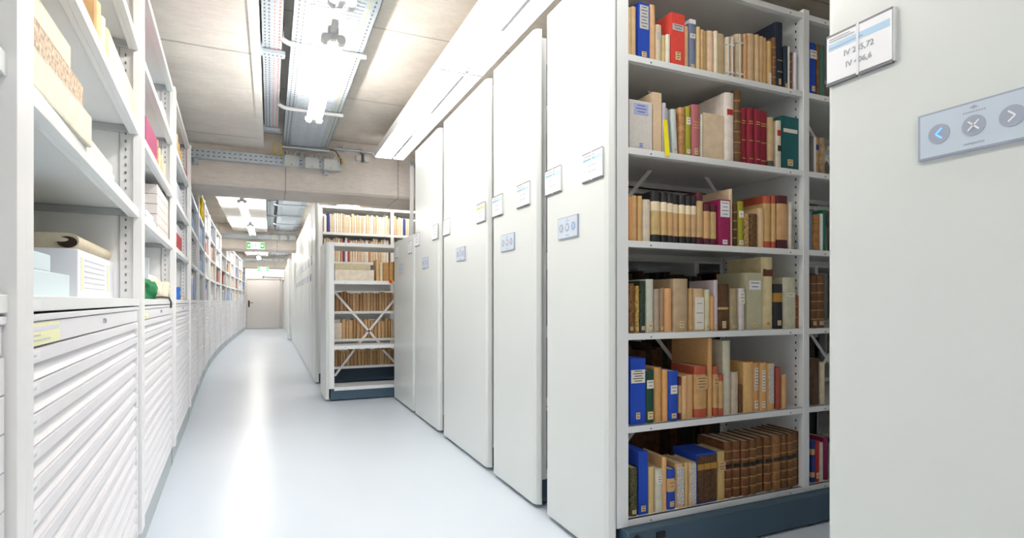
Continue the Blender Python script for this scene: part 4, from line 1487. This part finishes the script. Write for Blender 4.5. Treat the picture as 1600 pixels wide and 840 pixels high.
flat_volume(3, left_px(3, 276, 0.02), left_px(3, 284, 0.02), 0.02, 1.5085, 0.13, 0.026, cmat((176, 52, 60)), 'red volume leaning on the white box, third left bay', cmat((150, 40, 48)))
blob('blue_plastic_bottle', 3, left_px(3, 280, 0.06), 0.09, Z0, 0.06, 0.04, 0.11, mat('bright_blue_plastic', (36, 110, 214), 0.4), 'bright blue plastic thing on the third left counter', 'bottle', 2)
blob('cloth_bundle', 3, left_px(3, 284, 0.06), 0.09, Z0, 0.09, 0.05, 0.05, mat('beige_cloth', (220, 210, 190), 0.9), 'small beige bundle beside the blue plastic thing', 'cloth', 5)

# ---- farther bays: boxes, books and oddments
LK = [('tan', (222, 186, 136)), ('cream', (236, 226, 204)), ('brown', (160, 112, 70)), ('white', (236, 236, 238)), ('blue', (96, 136, 200)), ('red-brown', (156, 74, 56)), ('grey', (190, 192, 196))]
PL = {n_: proto(0.05, 0.24, 0.2, c, 'vellum') for n_, c in LK}
UB = MB().box(0, 0.3, 0, 0.3, 0, 0.12, M_abox).mesh('archive_box')
UB2 = MB().box(0, 0.3, 0, 0.3, 0, 0.12, mat('blue_box_card', (120, 154, 208), 0.6)).mesh('archive_box')
FARB = []
SW = ['counter', 'first shelf', 'second shelf', 'third shelf']
for i in range(4, 15):
    a, L, r = bay_frame(i)
    tops = [Z0] + [z + 0.0005 for z in LSZ]
    if i in (4, 9):
        tops = tops[:3]
    for lv, z in enumerate(tops):
        room = (0.36 if lv < 3 else 0.36) - 0.06
        if i == 5:
            # column of blue boxes in the fifth bay
            if lv in (1, 2):
                for q in range(3 if lv == 2 else 2):
                    o = bpy.data.objects.new('archive_box', UB2)
                    COL.objects.link(o)
                    L_put(o, i, 0.75, 0.02, z + 0.085 * q)
                    o.scale = (2.2, 1, 0.7)
                    tag(o, 'blue box, %s from the bottom on the %s of the fifth left bay' % (ORD[q + 1], SW[lv]), 'box', 'blue boxes of the fifth left bay')
                continue
        s = random.uniform(0.1, 0.5)
        n = 1
        kind = random.random()
        if kind < 0.35:
            wn, cc = random.choice([('white', UB), ('white', UB), ('blue', UB2)])
            for q in range(random.choice((1, 2))):
                o = bpy.data.objects.new('archive_box', cc)
                COL.objects.link(o)
                L_put(o, i, 0.5 + s * 0.6, 0.03 + 0.01 * q, z + 0.105 * q)
                o.scale = (2, 1, 0.85)
                tag(o, '%s box, %s from the bottom on the %s of the %s left bay' % (wn, ORD[q + 1], SW[lv], BAYNAME[i]), 'box', 'boxes in the far left bays')
        else:
            c1 = random.choice(LK)[0]
            sn = random.randint(5, 11)
            s = L - 0.1 - sn * 0.06 if kind < 0.8 else s
            for q in range(sn):
                nm_ = c1 if random.random() < 0.6 else random.choice(LK)[0]
                wd = random.uniform(0.035, 0.07)
                h = random.uniform(0.16, room)
                if s + wd > L - 0.07:
                    break
                me, pm = PL[nm_]
                if i > 5:
                    FARB.append((i, s + wd / 2, z, wd, h, dict(LK)[nm_]))
                    s += wd + 0.001
                    continue
                o = put(me, None, (0, 0, 0), 0, 0, '%s book, %s of its row on the %s of the %s left bay' % (nm_, ORD[n], SW[lv], BAYNAME[i]), 'book', 'books in the far left bays', sc=(wd / 0.0512, 1, h / 0.24))
                L_put(o, i, s + wd / 2, 0.03, z)
                s += wd + 0.001
                n += 1
b = MB()
for (i, s, z, wd, h, c) in FARB:
    a, L, r = bay_frame(i)
    m4 = Matrix.Translation(a) @ Matrix.Rotation(r, 4, 'Z')
    vv = [m4 @ Vector((s + u * wd / 2, 0.03 + v * 0.2, z + q * h)) for u in (-1, 1) for v in (0, 1) for q in (0, 1)]
    b.add(vv, [(0, 1, 3, 2), (4, 6, 7, 5), (0, 4, 5, 1), (2, 3, 7, 6), (0, 2, 6, 4), (1, 5, 7, 3)], cmat(c, 'vellum'))
o = b.build('small_distant_books')
tag(o, 'mixed tan, white and blue books in the far left bays', 'books')
o['kind'] = 'stuff'
b = MB()  # dark-covered rows added so the open unit's back looks dark
for k in range(6):
    x = 1.42
    while x < 3.5:
        wd = random.uniform(0.03, 0.06)
        b.box(x, x + wd - 0.001, 2.69, 2.9, SZ[k] + 0.0005, SZ[k] + random.uniform(0.24, 0.33), random.choice((cmat(BRN, 'leather'), cmat((70, 48, 32), 'leather'), cmat((54, 56, 60)))))
        x += wd
o = b.build('books_beyond')
tag(o, 'dark rows of books seen through the open unit', 'books')
o['kind'] = 'stuff'
blob('yellow_cloth', 5, 1.0, 0.03, 2.2135, 0.14, 0.045, 0.26, mat('yellow_cloth', (246, 214, 20), 0.8), 'bright yellow cloth on the top shelf of the fifth left bay', 'cloth', 3)
for i, s, m, lab in ((5, 0.25, mat('orange_cloth', (232, 110, 60), 0.8), 'orange bundle on the counter of the fifth left bay'),
                     (8, 0.3, mat('green_bottle', (30, 140, 90), 0.5), 'green bundle on the counter of the eighth left bay')):
    blob('bundle', i, s, 0.06, Z0, 0.13, 0.05, 0.2, m, lab, 'bundle', 6)

# =================================================================== CEILING SERVICES
def perforated_tray(name, x0, x1, y0, y1, z, label, perf_rows, rungs=0.05, depth=0.06, m=None, cables=(), group=None):
    m = m or M_galv
    t = thing(name, label, 'cable tray', (0, 0, 0), 0, group)
    b = MB()
    b.box(x0, x1, y0, y1, z, z + 0.003, m)
    b.box(x0, x0 + 0.003, y0, y1, z, z + depth, m)
    b.box(x1 - 0.003, x1, y0, y1, z, z + depth, m)
    y = y0 + 0.01
    DK = mat('slot_dark', (92, 96, 100), 0.8)
    CB = mat('slot_white', (222, 226, 230), 0.5)
    k = 0
    while y < y1 - 0.03:
        for xx, mm in perf_rows:
            b.box(xx - 0.005, xx + 0.005, y, y + rungs * 0.5, z - 0.0006, z + 0.001, mm)
        y += rungs
        k += 1
    b.build('tray_channel', t)
    return t


DK = mat('slot_dark', (92, 96, 100), 0.8)
SPI = mat('slot_pink', (222, 140, 132), 0.7)
SYE = mat('slot_yellow', (206, 196, 120), 0.7)
TRAYS = ((-3.0, 6.5, 'wide galvanised cable tray above the nearest hanging lamp'), (7.45, 14.5, 'wide cable tray past the first beam'), (15.45, 22.5, 'wide cable tray past the second beam'))
for n, (y0, y1, lab) in enumerate(TRAYS):
    xa, xb = 0.125, 0.59
    t = perforated_tray('cable_tray', xa, xb, y0, y1, 2.83, lab,
                        [(xa + 0.03, DK), (xa + 0.06, DK), (xb - 0.03, DK), (xb - 0.06, SYE)] if n == 0 else [])
    b = MB()
    y = y0
    while y < y1:
        b.box(xa + 0.085, xb - 0.085, y, y + 0.02, 2.8262, 2.8298, mat('tray_slat', (214, 222, 230), 0.35, 0.4))
        if n == 0:
            for q in range(3):
                b.box(xa + 0.10 + 0.1 * q, xa + 0.15 + 0.1 * q, y + 0.025, y + 0.031, 2.8285, 2.8299, DK)
        y += 0.042
    b.build('slats', t)
    # C-shaped arms under the tray
    y = y1 - 1.25
    while y > y0:
        b = MB()
        pts = [(xa - 0.055, y + 0.01, 2.95), (xa - 0.06, y, 2.86), (xa - 0.05, y - 0.01, 2.83), (xa - 0.01, y - 0.012, 2.812), (xa + 0.05, y - 0.012, 2.808), (xb + 0.02, y - 0.012, 2.808)]
        b.tube([(p[0], p[1], min(p[2], 2.945)) for p in pts], 0.017, M_white if n == 0 else M_galv, 8)
        b.build('support_arm', t)
        y -= 1.32
    b = MB()
    b.tube([(xa - 0.02, y1 + 0.01, 2.80), (xb + 0.02, y1 + 0.01, 2.80)], 0.016, M_galv)
    b.build('end_bar', t)
    t = perforated_tray('narrow_cable_tray', -0.05, 0.075, y0, y1 - 0.35, 2.835, ['narrow slotted cable tray with red cables beside the wide one', 'narrow cable tray past the first beam', 'narrow cable tray past the second beam'][n],
                        [(-0.03, DK), (-0.005, DK), (0.025, SPI), (0.055, M_orange)] if n == 0 else [(0.0, DK)], rungs=0.045, depth=0.05)
    y = y1 - 0.55
    while y > y0:
        b = MB()
        b.box(-0.058, 0.095, y, y + 0.075, 2.805, 2.83, M_galv)
        for q in range(5):
            b.box(-0.04 + q * 0.026, -0.028 + q * 0.026, y + 0.03, y + 0.045, 2.8035, 2.8052, DK)
        b.box(-0.058, -0.045, y - 0.06, y + 0.01, 2.80, 2.90, M_galv)
        b.build('bracket', t)
        y -= 1.85
    # tray on the front face of the beam
    yb = (6.62, 14.6, 22.6)[n]
    x1 = (0.74, 0.5, 0.5)[n]
    t = thing('beam_cable_duct', ['slotted steel duct along the front of the first beam', 'slotted steel duct along the second beam', 'slotted steel duct along the third beam'][n], 'cable duct')
    b = MB()
    b.box(-1.2, x1, yb - 0.075, yb - 0.001, 2.60, 2.603, M_galv)
    b.box(-1.2, x1, yb - 0.078, yb - 0.075, 2.60, 2.70, M_galv)
    xx = -1.15
    while xx < x1 - 0.06:
        for zz in (2.625, 2.668):
            b.box(xx, xx + 0.022, yb - 0.079, yb - 0.0775, zz, zz + 0.009, DK)
        xx += 0.05
    b.build('duct_channel', t)
    for xx in ((-0.72, 0.56) if n == 0 else (-0.5, 0.4)):
        b = MB()
        b.box(xx, xx + 0.035, yb - 0.07, yb - 0.002, 2.545, 2.60, M_galv)
        b.tube([(xx + 0.017, yb - 0.03, 2.575), (xx + 0.017, yb - 0.085, 2.575)], 0.012, M_galv)
        b.build('bracket', t)
    # junction boxes
    for q, jx in enumerate((0.215, 0.425, 0.62) if n == 0 else ((0.1, 0.3, 0.5) if n == 1 else (0.0, 0.2, 0.4))):
        t = thing('junction_box', 'grey junction box, %s of three on the %s beam' % (ORD[q + 1], ORD[n + 1]), 'junction box', (jx, yb - 0.085, 2.635), 0, 'junction boxes on the beams')
        b = MB()
        b.prism([(-0.075, -0.05), (0.075, -0.05), (0.075, 0.062), (0.055, 0.075), (-0.055, 0.075), (-0.075, 0.062)], 1, -0.05, -0.0005, M_jbox)
        b.box(-0.068, 0.068, -0.056, -0.05, -0.044, 0.064, mat('junction_lid', (216, 218, 214), 0.5))
        b.disc((0, -0.057, -0.03), 0.006, 1, 0.002, M_hold, 10)
        b.build('case', t, 0.004)
        b = MB()
        for gx in (-0.04, -0.0, 0.04):
            b.tube([(gx, -0.025, 0.07), (gx, -0.025, 0.1)], 0.011, M_jbox, 10)
        b.build('gland', t)
        b = MB()
        for sg in (-1, 1):
            b.tube([(sg * 0.04, -0.025, 0.1), (sg * 0.055, -0.025, 0.125), (sg * 0.09, -0.025, 0.12), (sg * 0.1, -0.025, 0.09), (sg * 0.085, -0.025, 0.06)], 0.0065, mat('pale_cable', (200, 202, 200), 0.6))
        b.build('cable', t)

# loose cables by the near tray
b = MB()
b.tube([(0.05, 6.47, 2.83), (0.03, 6.48, 2.77), (0.04, 6.5, 2.72), (0.08, 6.5, 2.70), (0.11, 6.5, 2.735)], 0.006, mat('yellow_green_cable', (214, 190, 40), 0.6))
b.tube([(0.115, 6.46, 2.83), (0.105, 6.48, 2.77), (0.12, 6.5, 2.72)], 0.006, MATS['yellow_green_cable'])
tag(b.build('earth_cable'), 'yellow earth cable looping between the narrow and wide trays', 'cable')
b = MB()
b.tube([(0.61, 6.5, 2.82), (0.68, 6.5, 2.80), (0.73, 6.5, 2.72), (0.735, 6.5, 2.66)], 0.006, M_black)
b.tube([(0.70, 6.5, 2.745), (0.745, 6.5, 2.72), (0.755, 6.5, 2.67), (0.72, 6.5, 2.64)], 0.006, MATS['yellow_green_cable'])
tag(b.build('power_cable'), 'black and yellow cables curving down beside the last junction box', 'cable')
# pipe with small fittings on the beam, right of the tray
b = MB()
b.tube([(0.66, 6.56, 2.85), (1.06, 6.56, 2.85), (1.10, 6.56, 2.84), (1.13, 6.56, 2.78)], 0.013, M_galv)
for xx in (0.77, 0.98):
    b.box(xx - 0.012, xx + 0.012, 6.54, 6.619, 2.83, 2.875, M_galv)
tag(b.build('conduit_pipe'), 'grey conduit pipe running right from the wide tray along the beam', 'pipe')
b = MB()
b.box(0.905, 0.965, 6.56, 6.619, 2.745, 2.805, M_jbox)
b.disc((0.935, 6.557, 2.782), 0.014, 1, 0.006, mat('pink_dot', (236, 176, 176), 0.5), 12)
tag(b.build('sensor_box', bevel=0.004), 'small square sensor box with pinkish dot on the first beam', 'sensor')
b = MB()
b.disc((1.03, 6.585, 2.765), 0.035, 1, 0.066, M_jbox, 16)
b.box(0.983, 0.995, 6.56, 6.619, 2.73, 2.86, M_hold)
tag(b.build('round_junction_box'), 'round junction box right of the sensor box on the beam', 'junction box')

# exit signs
M_gr = mat('exit_green', (20, 170, 70), 0.5, emit=0.9)
M_ew = mat('exit_white', (236, 255, 226), 0.5, emit=1.6)
for n, (xc, yb, zc, lab) in enumerate(((-0.315, 14.6, 2.44, 'green and white exit sign on the second beam'), (-0.235, 22.6, 2.30, 'green and white exit sign on the third beam, near the door'))):
    t = thing('exit_sign', lab, 'exit sign', (xc, yb - 0.085 if n == 0 else yb - 0.09, zc))
    b = MB()
    b.box(-0.20, 0.20, 0.0, 0.07, -0.09, 0.09, M_lamp)
    b.build('sign_box', t)
    b = MB()
    b.box(-0.185, 0.185, -0.003, 0.0, -0.075, 0.075, M_ew)
    b.build('lit_face', t)
    b = MB()
    for sg in (-1, 1):
        b.box(sg * 0.145 - 0.04, sg * 0.145 + 0.04, -0.005, -0.003, -0.07, 0.07, M_gr)
        cx = sg * 0.145
        b.prism([(cx - 0.022 * sg, 0.012), (cx + 0.0 * sg, 0.012), (cx, 0.03), (cx + 0.026 * sg, 0), (cx, -0.03), (cx, -0.012), (cx - 0.022 * sg, -0.012)], 1, -0.0062, -0.005, M_ew)
    b.build('arrow', t)
    b = MB()
    b.disc((0.008, -0.004, 0.05), 0.011, 1, 0.002, M_gr, 12)
    b.bar((0.003, -0.004, 0.036), (-0.006, -0.004, -0.008), 0.02, 0.002, M_gr)
    b.bar((-0.006, -0.004, -0.008), (0.02, -0.004, -0.03), 0.011, 0.002, M_gr)
    b.bar((0.02, -0.004, -0.03), (0.012, -0.004, -0.06), 0.009, 0.002, M_gr)
    b.bar((-0.008, -0.004, -0.01), (-0.022, -0.004, -0.055), 0.01, 0.002, M_gr)
    b.bar((0.004, -0.004, 0.03), (0.03, -0.004, 0.012), 0.008, 0.002, M_gr)
    b.bar((0.0, -0.004, 0.03), (-0.025, -0.004, 0.015), 0.008, 0.002, M_gr)
    b.build('running_figure', t)
